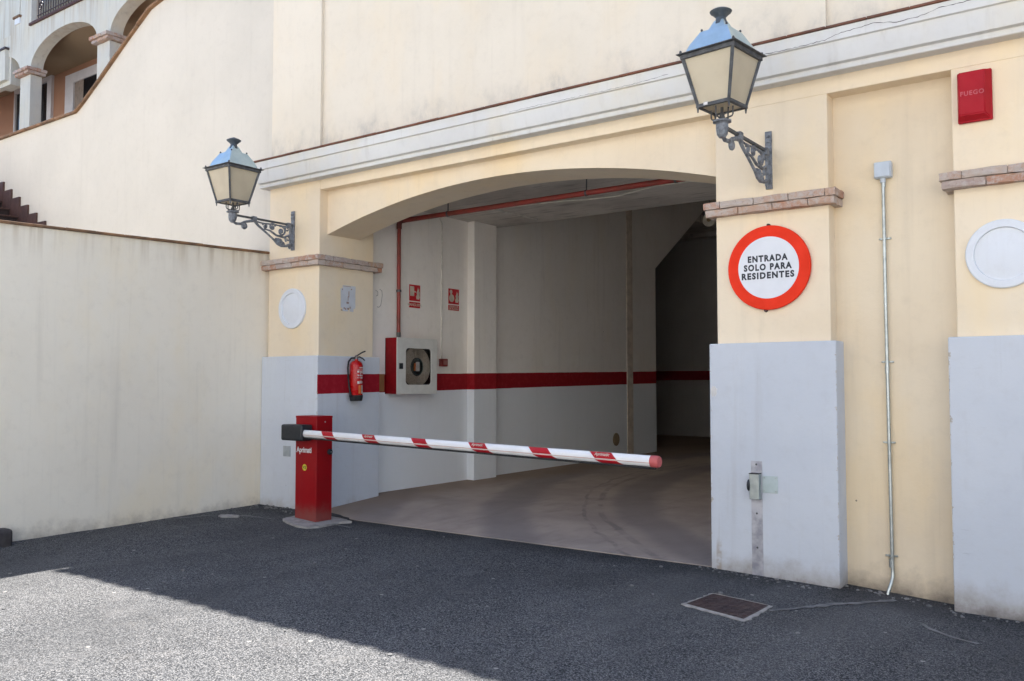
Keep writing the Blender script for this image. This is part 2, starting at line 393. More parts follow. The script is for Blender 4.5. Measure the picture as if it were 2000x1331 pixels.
def text(name, s, size, centre, xd, up, mat, parent, ext=.0006, off=0., spacing=1., line=1., width=None):
    cu = bpy.data.curves.new('t', 'FONT'); cu.body = s; cu.size = size; cu.align_x = 'CENTER'; cu.align_y = 'CENTER'
    cu.extrude = ext; cu.offset = off; cu.space_character = spacing; cu.space_line = line; cu.resolution_u = 3
    o = bpy.data.objects.new('t', cu); COL.objects.link(o)
    bpy.context.view_layer.update()
    me = bpy.data.meshes.new_from_object(o.evaluated_get(bpy.context.evaluated_depsgraph_get()))
    bpy.data.objects.remove(o); bpy.data.curves.remove(cu)
    if width:
        xs = [v.co.x for v in me.vertices]; k_ = width / (max(xs) - min(xs))
        for v in me.vertices: v.co.x *= k_
    X = Vector(xd).normalized(); U = Vector(up).normalized(); N = X.cross(U)
    M = Matrix(((X.x, U.x, N.x, centre[0]), (X.y, U.y, N.y, centre[1]), (X.z, U.z, N.z, centre[2]), (0, 0, 0, 1)))
    me.transform(M); base = BASE.get(parent.name, Vector((0, 0, 0))); me.transform(Matrix.Translation(-base))
    me.materials.clear(); me.materials.append(mat); me.name = name
    ob = bpy.data.objects.new(name, me); COL.objects.link(ob); ob.parent = parent; BASE[ob.name] = base
    return ob

# ---------------------------------------------------------------- ground
XK = [(-60, .30), (-30, .12), (-5.6, .053), (-4.6, .045), (-4.05, .004), (0, 0), (1, -.03), (1.75, -.078), (2.2, -.084), (6, -.16), (30, -.5), (60, -.9)]
def gz(x, y):
    f = XK[-1][1]
    for (a, fa), (b, fb) in zip(XK, XK[1:]):
        if a <= x <= b: f = fa + (fb - fa) * (x - a) / (b - a); break
    if x < -60: f = .30
    k = max(0., min(1., (-x - 3.5) / 2))
    return f + .018 * k * max(min(y, 0), -4)
def frange(a, b, n): return [a + (b - a) * i / n for i in range(n + 1)]
gx = [-400, -150, -60, -30, -18, -12, -9] + frange(-7, 4, 88) + [6, 9, 14, 22, 30, 60, 150, 400]
gy = [-400, -150, -60, -30, -18, -12] + frange(-8, -.5, 45) + frange(-.45, .45, 18)
mb = MB(); rows = []
from mathutils import noise as mnoise
for y in gy:
    row = []
    for x in gx:
        near = 1 if abs(x) < 8 and y > -9 else 0
        h = (mnoise.noise(Vector((x * .9, y * .9, 0))) * .012 + mnoise.noise(Vector((x * 3, y * 3, 4))) * .003) * near * min(1, max(0, -y) / .6)
        row.append(mb.bm.verts.new((x, y, gz(x, y) + h)))
    rows.append(row)
for A, B in zip(rows, rows[1:]):
    for i in range(len(A) - 1): mb.bm.faces.new((A[i], A[i + 1], B[i + 1], B[i]))
mb.build('ground', asph_m, kind='structure', label='grey worn asphalt forecourt, half in sun and half in shade', smooth=60)

def fz(x, y):
    lx = min(1., max(0., (-x - .0) / 4.6))
    z = gz(x, 0) + .006 + .085 * min(1., max(0, y) / 1.1) * (.35 + .65 * lx) + max(0, y - 1.1) * .0085
    return z
mb = MB(); rows = []
fx = [-10.2, -8.5, -7, -6] + frange(-5.2, .3, 24); fy = frange(.02, 1.4, 12) + frange(1.8, 12.9, 16)
for y in fy: rows.append([mb.bm.verts.new((x, y, fz(max(x, -4.0) if y < .03 else x, y))) for x in fx])
for A, B in zip(rows, rows[1:]):
    for i in range(len(A) - 1): mb.bm.faces.new((A[i], A[i + 1], B[i + 1], B[i]))
a = rows[0]; lo = [mb.bm.verts.new((v.co.x, v.co.y, v.co.z - .08)) for v in a]
for i in range(len(a) - 1): mb.bm.faces.new((lo[i], lo[i + 1], a[i + 1], a[i]))
mb.build('garage_floor', floor_m, kind='structure', label='dusty brown concrete garage floor with curved tyre tracks', smooth=60)
# strip of grit where the asphalt stops
# cement patches and cable trenches let into the asphalt
def strip(name, pts, width, mat, label, jit=.018, h=.0045):
    mb = MB(); P = []
    for (x0, y0), (x1, y1) in zip(pts, pts[1:]):
        L = math.hypot(x1 - x0, y1 - y0); n = max(2, int(L / .05))
        for i in range(n): P.append((x0 + (x1 - x0) * i / n, y0 + (y1 - y0) * i / n, (x1 - x0) / L, (y1 - y0) / L))
    P.append((pts[-1][0], pts[-1][1], P[-1][2], P[-1][3])); A = []; B = []
    for x, y, tx, ty in P:
        wa = width / 2 + random.uniform(-jit, jit); wb = width / 2 + random.uniform(-jit, jit)
        for lst, s_, ww in ((A, 1, wa), (B, -1, wb)):
            X, Y = x - ty * ww * s_, y + tx * ww * s_
            h0 = (mnoise.noise(Vector((X * .9, Y * .9, 0))) * .012 + mnoise.noise(Vector((X * 3, Y * 3, 4))) * .003) * min(1, max(0, -Y) / .6)
            lst.append(mb.bm.verts.new((X, Y, gz(X, Y) + h0 + h)))
    for i in range(len(A) - 1): mb.bm.faces.new((B[i], B[i + 1], A[i + 1], A[i]))
    return mb.build(name, mat, kind='structure', label=label)
strip('cable_trench', [(.84, -.95), (1.02, -.62), (1.22, -.30), (1.39, -.03)], .05, cemd_m, 'pale cement line from the manhole to the foot of the steel conduit')
strip('cable_trench', [(1.66, -.50), (1.82, -.66), (2.02, -.74)], .028, cemd_m, 'short pale cement line in front of the plinth at the right edge', .014)
strip('cable_trench', [(-5.58, -1.25), (-5.40, -.85), (-5.02, -.62), (-4.60, -.60)], .035, cemd_m, 'thin cement line from the left wall to the barrier foot')
strip('cable_trench', [(-4.05, -.32), (-3.72, -.36)], .03, cemd_m, 'thin cement line right of the barrier foot', .008)

def blob(name, c, rx, ry, mat, label, rot=0, n=26, h=.014, jag=.16, parent=None, thick=.02, zz=None):
    mb = MB(); b = mb.bm; top = []; bot = []
    for k in range(n):
        q = 2 * math.pi * k / n; rr = 1 + random.uniform(-jag, jag)
        u, v_ = rx * math.cos(q) * rr, ry * math.sin(q) * rr
        x = c[0] + u * math.cos(rot) - v_ * math.sin(rot); y = c[1] + u * math.sin(rot) + v_ * math.cos(rot)
        z = (gz(x, y) if zz is None else zz) + h
        top.append(b.verts.new((x, y, z))); bot.append(b.verts.new((x * 1.0 + (x - c[0]) * .03, y + (y - c[1]) * .03, z - thick)))
    b.faces.new(top)
    for k in range(n): b.faces.new((bot[k], bot[(k + 1) % n], top[(k + 1) % n], top[k]))
    kw = dict(kind='structure', label=label) if parent is None else {}
    return mb.build(name, mat, parent, **kw)
blob('cement_patch', (-5.16, -.76), .135, .075, cement_m, 'small whitish cement patch on the asphalt left of the barrier', rot=.3)
for k, (x, y) in enumerate([(-5.47, -.02), (-5.40, -.10), (-5.52, -.14), (-5.30, -.06), (-5.57, -.08)]):
    pass

# ---------------------------------------------------------------- debris: bits of plaster and grit at the wall feet
mb = MB()
for i in range(420):
    t = random.random()
    if t < .35: x = random.uniform(-.1, 2.3); y = (-.01 if x < 1.02 or x > 1.74 else .16) - abs(random.gauss(0, .09)) - .012
    elif t < .60: x = random.uniform(-5.6, -4.7); y = -abs(random.gauss(0, .10)) - .012
    elif t < .80: y = random.uniform(-4.5, 0); x = -5.62 + abs(random.gauss(0, .09))
    else: x = random.uniform(-4.5, 2.6); y = random.uniform(-4, -.1)
    s_ = random.choice([.004, .005, .006, .008, .011, .015]) * random.uniform(.7, 1.2)
    z = gz(x, y) + s_ * .3
    b = bmesh.new(); bmesh.ops.create_icosphere(b, subdivisions=1, radius=s_)
    for v_ in b.verts: v_.co = Vector((v_.co.x * random.uniform(.8, 1.5), v_.co.y * random.uniform(.7, 1.2), v_.co.z * .6)) + Vector((x, y, z))
    mb._merge(b)
mb.build('grit', cemd_m, kind='stuff', label='loose crumbs of plaster and grit along the foot of the walls')

# ================================================================ GARAGE BUILDING
G = empty('garage_building', 'cream plastered garage building with a flat arched vehicle entrance between two piers', 'building', (0, 0, 0))
WL = -4.80          # face of the interior left wall
EAVE = 6.90
# recess walls, upper wall, spandrel
mb = MB()
mb.box(.90, 9.0, .19, .60, -.5, 3.70)                          # wall between the right piers
mb.build('recess_wall', cream_side, G)
mb = MB(); mb.box(-5.58, 9.0, .10, .60, 3.66, EAVE, .004)
mb.build('upper_wall', pale_up, G)
for x0, x1 in ((-5.58, -4.72), (.055, .955), (1.81, 2.72), (4.6, 5.5)):
    MB().box(x0, x1, .06, .12, 4.02, EAVE - .02, .004).build('upper_pilaster', pale_up, G)
# arched lintel
def arcz(x): return 3.49 - (x + 2.335) ** 2 / (2 * 8.45)
pts = [(-4.72, 3.80)] + [(-4.72, arcz(-4.70))] + [(x, arcz(x)) for x in frange(-4.70, .05, 48)] + [(.07, 3.80)]
MB().prism(pts, 'y', .17, .67).build('arched_lintel', cream, G, smooth=35)
# fascia beam under the cornice
MB().box(-4.70, .055, .052, .18, 3.655, 3.84, .006).build('fascia_band', cream, G)
MB().box(-.02 + .06, 9.0, .046, .20, 3.640, 3.84, .006).build('fascia_band', cream, G)
# cornice: stepped mouldings
cp = [(.12, 3.765), (-.055, 3.765), (-.062, 3.770), (-.062, 3.792), (-.048, 3.798), (-.048, 3.812), (-.085, 3.820), (-.092, 3.845), (-.100, 3.90), (-.106, 3.958), (-.106, 3.966),
      (-.125, 3.972), (-.125, 4.064), (.12, 4.064)]
MB().prism(cp, 'x', -5.64, 9.0).build('cornice', corn_m, G, smooth=25)
x = -5.66
tm = bpy.data.meshes.new('cornice_tile'); b = bmesh.new(); bmesh.ops.create_cube(b, size=1)
for v_ in b.verts: v_.co = Vector((v_.co.x * .286, v_.co.y * .26, v_.co.z * .018))
bmesh.ops.bevel(b, geom=b.edges[:], offset=.003, segments=1, affect='EDGES'); b.to_mesh(tm); b.free(); tm.materials.append(terracotta)
while x < 8.9:
    inst('tile', tm, Matrix.Translation((x + .145, -.012 + random.uniform(-.004, .004), 4.0755 + random.uniform(-.001, .001))) @ Matrix.Rotation(random.uniform(-.008, .008), 4, 'Z'), G)
    x += .29
# hairline crack along the top fascia
def crack(pts, w_, y, name='crack', parent=G):
    mb = MB(); P = []
    for (x0, z0), (x1, z1) in zip(pts, pts[1:]):
        n = max(2, int(abs(x1 - x0) / .02))
        for i in range(n): P.append((x0 + (x1 - x0) * i / n, z0 + (z1 - z0) * i / n + random.uniform(-.0035, .0035)))
    A = []; B = []
    for x, z in P:
        ww = w_ * random.uniform(.4, 1.4)
        A.append(mb.bm.verts.new((x, y, z + ww / 2))); B.append(mb.bm.verts.new((x, y, z - ww / 2)))
    for i in range(len(P) - 1): mb.bm.faces.new((B[i], B[i + 1], A[i + 1], A[i]))
    return mb.build(name, crack_m, parent)
crack([(-.1, 3.985), (.35, 3.988), (.7, 3.978), (1.0, 3.985), (1.10, 4.01), (1.35, 4.028), (1.50, 4.0), (1.64, 4.0), (1.78, 4.03), (2.3, 4.035)], .004, -.1262)
crack([(-1.9, 3.983), (-1.5, 3.987), (-.9, 3.979), (-.5, 3.985), (-.25, 4.0)], .0025, -.1262)

# piers ----------------------------------------------------------
bm_variants = []
for k in range(5):
    me = bpy.data.meshes.new('brick'); b = bmesh.new(); bmesh.ops.create_cube(b, size=1)
    bmesh.ops.subdivide_edges(b, edges=b.edges[:], cuts=2, use_grid_fill=True)
    for v_ in b.verts:
        v_.co += Vector((random.uniform(-.012, .012), random.uniform(-.035, .035), random.uniform(-.07, .07)))
        if abs(v_.co.z) > .4 and abs(v_.co.y) > .4: v_.co.z *= random.uniform(.86, 1.); v_.co.y *= random.uniform(.93, 1.)
    b.to_mesh(me); b.free(); bm_variants.append(me)
def brick(parent, cx, cy, cz, lx, ly, lz):
    mi = random.choices(range(4), (4, 3, 4, 2))[0]
    key = random.randrange(5)
    me = BR.get((key, mi))
    if me is None:
        me = bm_variants[key].copy(); me.materials.append(bricks_m[mi]); BR[(key, mi)] = me
    inst('brick', me, Matrix.Translation((cx, cy, cz)) @ Matrix.Rotation(random.uniform(-.012, .012), 4, 'Z') @ Matrix.Diagonal((lx, ly, lz, 1)), parent)
BR = {}
def pier(x0, x1, y1, label, sides='r', zt=3.80, capz=1.775):
    """x0..x1 are the plinth's edges on y=0; the shaft stands 5 cm back"""
    core = MB().box(x0 + .05, x1 - .05, .05, y1 - .07, capz - .05, zt, .010, 3).build('pier', cream, G, label=label)
    mb = MB(); mb.box(x0, x1, 0, y1, -.4, capz, .012, 3)
    for v_ in mb.bm.verts:       # worn foot, slightly battered faces
        if v_.co.z < 0: v_.co.y -= .004 if v_.co.y < .3 else 0
    mb.build('plinth', dado_l if x0 < -4 else dado_m, core)
    MB().box(x0 - .004, x1 + .004, -.004, y1 - .02, 2.802, 2.852, .010, 3).build('mortar_bed', mortar_m, core)
    MB().box(x0 - .020, x1 + .020, -.020, y1 - .0, 2.8525, 2.900, .010, 3).build('mortar_bed', mortar_m, core)
    for c_, (z0, z1, pr_) in enumerate(((2.795, 2.850, .012), (2.852, 2.908, .026))):
        x = x0 - pr_ - (.13 if c_ else .0)
        while x < x1 + pr_ - .02:
            L = min(.272, x1 + pr_ - x); xs_ = max(x, x0 - pr_); L -= xs_ - x
            if L > .05: brick(core, xs_ + L / 2, .045 - pr_, (z0 + z1) / 2, L - .003, .11, z1 - z0)
            x += .276
        for side in sides:
            y = .10 - pr_ + (.12 if c_ else 0)
            if c_: brick(core, (x1 + pr_ - .055) if side == 'r' else (x0 - pr_ + .055), .10 - pr_ + .055, (z0 + z1) / 2, .11, .11, z1 - z0)
            while y < y1 + pr_ - .03:
                L = min(.272, y1 + pr_ - y)
                if L > .05: brick(core, (x1 + pr_ - .055) if side == 'r' else (x0 - pr_ + .055), y + L / 2, (z0 + z1) / 2, .11, L - .003, z1 - z0)
                y += .276
    return core
P1 = pier(-5.635, -4.655, .97, 'left pier of the garage entrance, beside the barrier', 'r')
P2 = pier(.008, 1.005, .97, 'right pier of the garage entrance, with the round sign', 'rl', 3.645)
P3 = pier(1.757, 2.76, .60, 'pier at the right edge with the red fire alarm', 'l', 3.645)
P4 = pier(4.55, 5.55, .60, 'far right pier', 'l', 3.645)
def medallion(c, r, par):
    x, z = c; y = .05
    MB().lathe([(0, -.012), (r * .72, -.012), (r * .76, -.008), (r * .78, -.026), (r * .97, -.026), (r, -.020), (r, .01)], (x, y, z), 'y', 48).build('medallion', med_m, par, smooth=30)
medallion((-5.145, 2.325), .232, P1); medallion((2.105, 2.325), .232, P3)

# roof with a scalloped tile eave
MB().box(-7.55, 9.0, .02, 14, EAVE - .04, EAVE - .005).build('eave_board', corn_m, G)
mb = MB(); x = -7.55
prof = []
while x < 9.0:
    for k in range(6):
        q = math.pi * k / 6; prof.append((x + .11 - math.cos(q) * .085, EAVE + math.sin(q) * .065))
    prof.append((x + .195, EAVE)); x += .22
pp = [(prof[0][0], EAVE - .0)] + prof + [(prof[-1][0], EAVE)]
b = mb.bm; A = []; B = []
for (u, v_) in prof:
    A.append((b.verts.new((u, -.12, v_ - .03)), b.verts.new((u, -.12, v_ - .045)))); B.append((b.verts.new((u, 14, v_ + 3.2)), b.verts.new((u, 14, v_ + 3.185))))
for i in range(len(A) - 1):
    b.faces.new((A[i][0], A[i + 1][0], B[i + 1][0], B[i][0])); b.faces.new((A[i][1], B[i][1], B[i + 1][1], A[i + 1][1]))
    b.faces.new((A[i][1], A[i + 1][1], A[i + 1][0], A[i][0]))
mb.build('roof', rooft_m, G, smooth=40)
mb = MB(); mb.box(8.9, 9.15, .1, 14, -.5, EAVE); mb.prism([(.12, EAVE - .04), (13.9, EAVE - .04), (13.9, EAVE + 3.1)], 'x', 8.9, 9.15)
mb.prism([(.12, EAVE - .04), (13.9, EAVE - .04), (13.9, EAVE + 3.1)], 'x', -7.50, -7.40)
mb.box(-5.5, 9, 13.7, 13.95, -.5, EAVE + 3.1); mb.build('outer_wall', pale_up, G)

# interior -------------------------------------------------------
WLT = WL - .25
# left wall: solid, with a canted opening at its far end
MB().prism([(.62, -.3), (8.37, -.3), (8.37, 3.64), (10.58, 5.09), (12.7, 5.6), (12.7, 6.2), (.62, 6.2)], 'x', WLT, WL).build('interior_wall', white_m, G)
MB().box(WL - .02, -4.681, 2.80, 3.30, -.2, 3.72, .008).build('wall_pilaster', white_m, G)
MB().box(WL - .02, -4.787, 7.25, 7.46, -.2, 5.7, .003).build('joint_strip', simple('brown_joint', (.72, .62, .52), .9, obj=False), G)
mb = MB(); mb.box(.10, .35, .60, 12.7, -.3, 6.2); mb.build('interior_wall', white_m, G)
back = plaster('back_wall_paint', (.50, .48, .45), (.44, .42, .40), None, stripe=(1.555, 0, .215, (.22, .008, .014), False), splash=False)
mb = MB(); mb.box(-10.2, .35, 12.6, 12.85, -.3, 6.2); mb.build('interior_wall', back, G)
mb = MB(); mb.box(-10.25, -10.0, 5.0, 12.7, -.3, 6.2); mb.box(-10.25, WLT, 4.8, 5.0, -.3, 6.2); mb.build('interior_wall', back, G)
MB().box(WLT - .0, .2, .60, 3.42, 3.70, 3.95, .006).build('ceiling_slab', conc_m, G)
MB().box(-10.2, .35, .60, 12.85, 5.65, 5.9).build('upper_ceiling', conc_m, G)
MB().box(-10.0, WLT, 5.0, 12.6, 4.92, 5.10).build('ceiling_slab', conc_m, G)
MB().box(-10.0, -1.0, 12.15, 12.45, 4.82, 5.3).build('ceiling_beam', conc_m, G)
# ochre primer patch between the plinth and the hose cabinet
MB().quad((WL + .002, 1.0, 1.362), (WL + .002, 1.19, 1.365), (WL + .002, 1.19, 1.578), (WL + .002, 1.0, 1.575)).build('ochre_paint_patch', amber_m, G)
# rain-stained strip next to the far pilaster and a small blanking disc
MB().lathe([(0, .0), (.10, .0), (.112, -.006), (.112, -.012)], (WL + .012, 6.86, .50), 'x', 24).build('blanking_disc', simple('tan_disc', (.30, .22, .13), .8), G, smooth=30)

# ================================================================ TERRACE WALL (upper left)
T = empty('terrace_wall', 'tall pale terrace wall with a tiled coping that steps up in a slope, left of the garage', 'wall', (-9, .1, 0))
cop = [(-24, 5.56), (-10.26, 5.56), (-10.05, 5.66), (-9.54, 5.945), (-8.87, 6.335), (-8.28, 6.66), (-8.02, 6.71), (-7.75, 6.76), (-7.55, 6.85), (-5.5, 6.85)]
MB().prism([(-24, -.5)] + cop + [(-5.5, -.5)], 'y', .10, .40, 0).build('wall', wall_t, T)
ctm = bpy.data.meshes.new('coping_tile'); b = bmesh.new(); bmesh.ops.create_cube(b, size=1)
for v_ in b.verts: v_.co = Vector((v_.co.x * .30, v_.co.y * .38, v_.co.z * .035))
bmesh.ops.bevel(b, geom=b.edges[:], offset=.004, segments=1, affect='EDGES'); b.to_mesh(ctm); b.free(); ctm.materials.append(terr_edge)
def lay(path, par, place, step=.305, skip=lambda x: False):
    d = 0
    segs = list(zip(path, path[1:]))
    for (a0, z0), (a1, z1) in segs:
        L = math.hypot(a1 - a0, z1 - z0); n = max(1, round(L / step))
        for i in range(n):
            t = (i + .5) / n; inst('coping_tile', ctm, place(a0 + (a1 - a0) * t, z0 + (z1 - z0) * t, math.atan2(z1 - z0, a1 - a0), L / n / step), par)
lay([(-17.0, 5.56)] + cop[1:], T, lambda a, z, an, k: Matrix.Translation((a, .24 + random.uniform(-.006, .006), z + .018)) @ Matrix.Rotation(-an, 4, 'Y') @ Matrix.Diagonal((k, 1, 1, 1)))

# ================================================================ LOW BOUNDARY WALL (left)
B_ = empty('boundary_wall', 'low cream plastered wall with a thin tiled coping, running from the left pier to the left edge', 'wall', (-5.64, -2, 0))
MB().prism([(.10, -.5), (.10, 3.005), (-4.5, 2.90), (-12, 2.90), (-12, -.5)], 'x', -5.90, -5.64, 0).build('wall', wall_b, B_)
lay([(.09, 3.005), (-4.5, 2.90), (-12, 2.90)], B_, lambda a, z, an, k: Matrix.Translation((-5.765 + random.uniform(-.005, .005), a, z + .014 + random.uniform(-.002, .002))) @ Matrix.Rotation(math.pi / 2, 4, 'Z') @ Matrix.Rotation(-(an if abs(an) < 1.5 else an - math.pi), 4, 'Y') @ Matrix.Diagonal((k, .80, .75, 1)))

# ================================================================ OUTSIDE STAIR
ST = empty('outdoor_stair', 'dark brown tiled stair climbing along the terrace wall behind the low wall', 'stairs', (-9, -.5, 2.4))
xs_ = [-11.105 - .290 * i for i in range(9)]; zs = [4.007 + .1635 * i for i in range(9)]
for i, (x_, z_) in enumerate(zip(xs_, zs)):     # stepped skirting tiles on the wall, then the flight itself
    MB().box(x_ - .283, x_, .066, .098, z_ - .42, z_, .003).build('skirting_tile', stair_m, ST)
    st = MB().box(x_ - .285, x_ - .02, -1.05, .064, z_ - .70, z_ - .352, .004).build('step', stair_d, ST)
    MB().box(x_ - .300, x_, -1.07, .062, z_ - .350, z_ - .325, .004).build('tread', stair_m, st)

# ================================================================ APARTMENT BUILDING BEHIND
A_ = empty('apartment_building', 'pale apartment building with arched loggia and iron balcony railing, behind the terrace wall', 'building', (-16, 3, 6))
Yf = 3.0; SPR = 8.80; APX = 9.42
cols = [-22.05, -18.605, -15.165, -11.72]     # left edges of the columns, 0.53 wide
CW = .53
top = 12.6
# front wall above the arches as one polygon per bay
for i, cxl in enumerate(cols[:-1]):
    x0 = cxl + CW; x1 = cols[i + 1]
    pts = [(cxl, top if i == 0 else 9.80), (cxl, SPR)]
    pts = [(cxl, 9.80), (cxl, SPR), (x0, SPR)]
    for k in range(1, 24):
        q = math.pi * k / 24; pts.append(((x0 + x1) / 2 - math.cos(q) * (x1 - x0) / 2, SPR + math.sin(q) * (APX - SPR)))
    pts += [(x1, SPR), (x1, 9.80)]
    MB().prism(pts, 'y', Yf, Yf + .28).build('arcade_wall', apt_m, A_, smooth=30)
MB().box(cols[-1], cols[-1] + 1.0, Yf, Yf + 4, 6, top).build('arcade_wall', apt_m, A_)
MB().box(-19.12, -18.12, Yf + .001, Yf + .22, 9.80, top).build('balcony_pier', apt_m, A_)
MB().box(cols[-1], cols[-1] + .6, Yf, Yf + .3, 9.8, top).build('balcony_pier', apt_m, A_)
for cxl in cols:
    c_ = MB().box(cxl + .02, cxl + CW - .02, Yf + .006, Yf + .27, 5.3, 8.64, .006).build('column', apt_m, A_)
    for k in range(3):
        brick(c_, cxl - .06 + (k + .5) * .217, Yf + .01, 8.685, .207, .20, .062); brick(c_, cxl - .09 + (k + .5) * .237, Yf + .0, 8.757, .227, .26, .070)
    for k in range(2):
        brick(c_, cxl + CW - .02, Yf + .06 + (k + .5) * .13, 8.685, .16, .125, .062); brick(c_, cxl + CW + .0, Yf + .04 + (k + .5) * .15, 8.757, .18, .145, .070)
MB().box(-18.14, cols[-1], Yf - .05, Yf + .5, 9.78, 9.84, .008).build('balcony_edge', simple('oxblood_tile', (.075, .028, .022), .7, obj=False), A_)
MB().box(-22, cols[-1], Yf + .10, Yf + 1.6, 9.50, 9.78).build('balcony_slab', inner_m, A_)
MB().box(-22.5, cols[-1], Yf + 1.6, Yf + 1.9, 9.78, top).build('balcony_back', dark_m, A_)  # back wall of the balcony, one plain dark sheet
rl = MB(); rl.tube([(-17.95, Yf + .06, 10.0), (cols[-1], Yf + .06, 10.0)], .014); rl.tube([(-17.95, Yf + .06, 10.75), (cols[-1], Yf + .06, 10.75)], .018)
rl = rl.build('railing', rail_m, A_)
bal = MB()
bal.tube([(0, 0, 9.86), (0, 0, 10.75)], .011, 6); bal = bal.build('baluster', rail_m, rl); bme = bal.data; COL.objects.unlink(bal); bpy.data.objects.remove(bal)
x = -17.9; i = 0
while x < -12.2:
    inst('baluster', bme, Matrix.Translation((x, Yf + .06, 0)) @ Matrix.Translation(Vector((-16, 3, 6))), rl) ; x += .115
def spiral(c, r0, r1, a0, turns, u, v_, n=28):
    c = Vector(c); U = Vector(u); V = Vector(v_); out = []
    for k in range(n + 1):
        t = k / n; q = a0 + turns * 2 * math.pi * t; r_ = r0 + (r1 - r0) * t
        out.append(c + U * (r_ * math.cos(q)) + V * (r_ * math.sin(q)))
    return out
mb = MB()
for k in range(3):
    cx = -17.78 + k * 1.15
    mb.tube(spiral((cx, Yf + .05, 10.18), .12, .02, 0, 1.4, (1, 0, 0), (0, 0, 1)), .012, 6); mb.tube(spiral((cx, Yf + .05, 10.46), .12, .02, math.pi, 1.4, (1, 0, 0), (0, 0, 1)), .012, 6)
mb.build('railing_scroll', rail_m, rl)
# side return: a box balcony and setback wall at the far left
MB().box(-26, -19.12, Yf + .30, Yf + .6, 9.50, top).build('setback_wall', apt_m, A_)
MB().box(-19.7, -19.12, Yf + .02, Yf + .30, 8.62, 9.8, .006).build('setback_wall', apt_m, A_)
bx = MB().box(-24, -19.20, Yf - .08, Yf + .30, 8.72, 9.46, .006).build('box_balcony', apt_m, A_)
MB().box(-24.02, -19.17, Yf - .11, Yf + .31, 9.46, 9.51, .006).build('balcony_coping', rail_m, bx)
MB().box(-18.93, -18.60, Yf - .06, Yf + .03, 10.12, 10.17, .004).build('small_capital', terr_edge, A_)
MB().box(-18.88, -18.64, Yf - .03, Yf + .02, 9.98, 10.12, .004).build('small_corbel', med_m, A_)
MB().box(-18.86, -18.66, Yf - .025, Yf + .02, 10.17, 11.4, .004).build('small_shaft', apt_m, A_)
# loggia back wall, door and windows
Yb = 4.5
MB().box(-26, -11.7, Yb, Yb + .3, 5.1, 9.78).build('loggia_wall', salmon_m, A_)
MB().box(-26, cols[-1], Yf + .3, Yb, 9.44, 9.50).build('loggia_ceiling', inner_m, A_)
MB().box(-26, cols[-1], .42, Yb, 5.1, 5.3).build('terrace_floor', terracotta, A_)
dr = MB(); dr.box(-19.36, -18.95, Yb - .06, Yb + .01, 5.4, 9.26, .006); dr.box(-18.95, -17.2, Yb - .06, Yb + .01, 9.02, 9.26, .006); dr = dr.build('door_surround', wframe_m, A_)
MB().box(-18.95, -18.50, Yb - .02, Yb + .005, 5.4, 9.02).build('door_reveal', simple('grey_reveal', (.30, .24, .20), .7), dr)
MB().box(-18.50, -17.2, Yb - .03, Yb + .005, 5.4, 9.02).build('door_glass', dark_m, dr)
for xa, xb in ((-20.72, -20.05), (-22.1, -21.5)):
    wf = MB(); wf.box(xa, xa + .07, Yb - .07, Yb + .01, 5.4, 9.50); wf.box(xb - .22, xb, Yb - .07, Yb + .01, 5.4, 9.50); wf.box(xa + .07, xb - .22, Yb - .07, Yb + .01, 9.32, 9.50)
    wf = wf.build('window', wframe_m, A_)
    MB().box(xa + .07, xb - .22, Yb - .02, Yb + .005, 5.4, 9.32).build('pane', dark_m, wf)

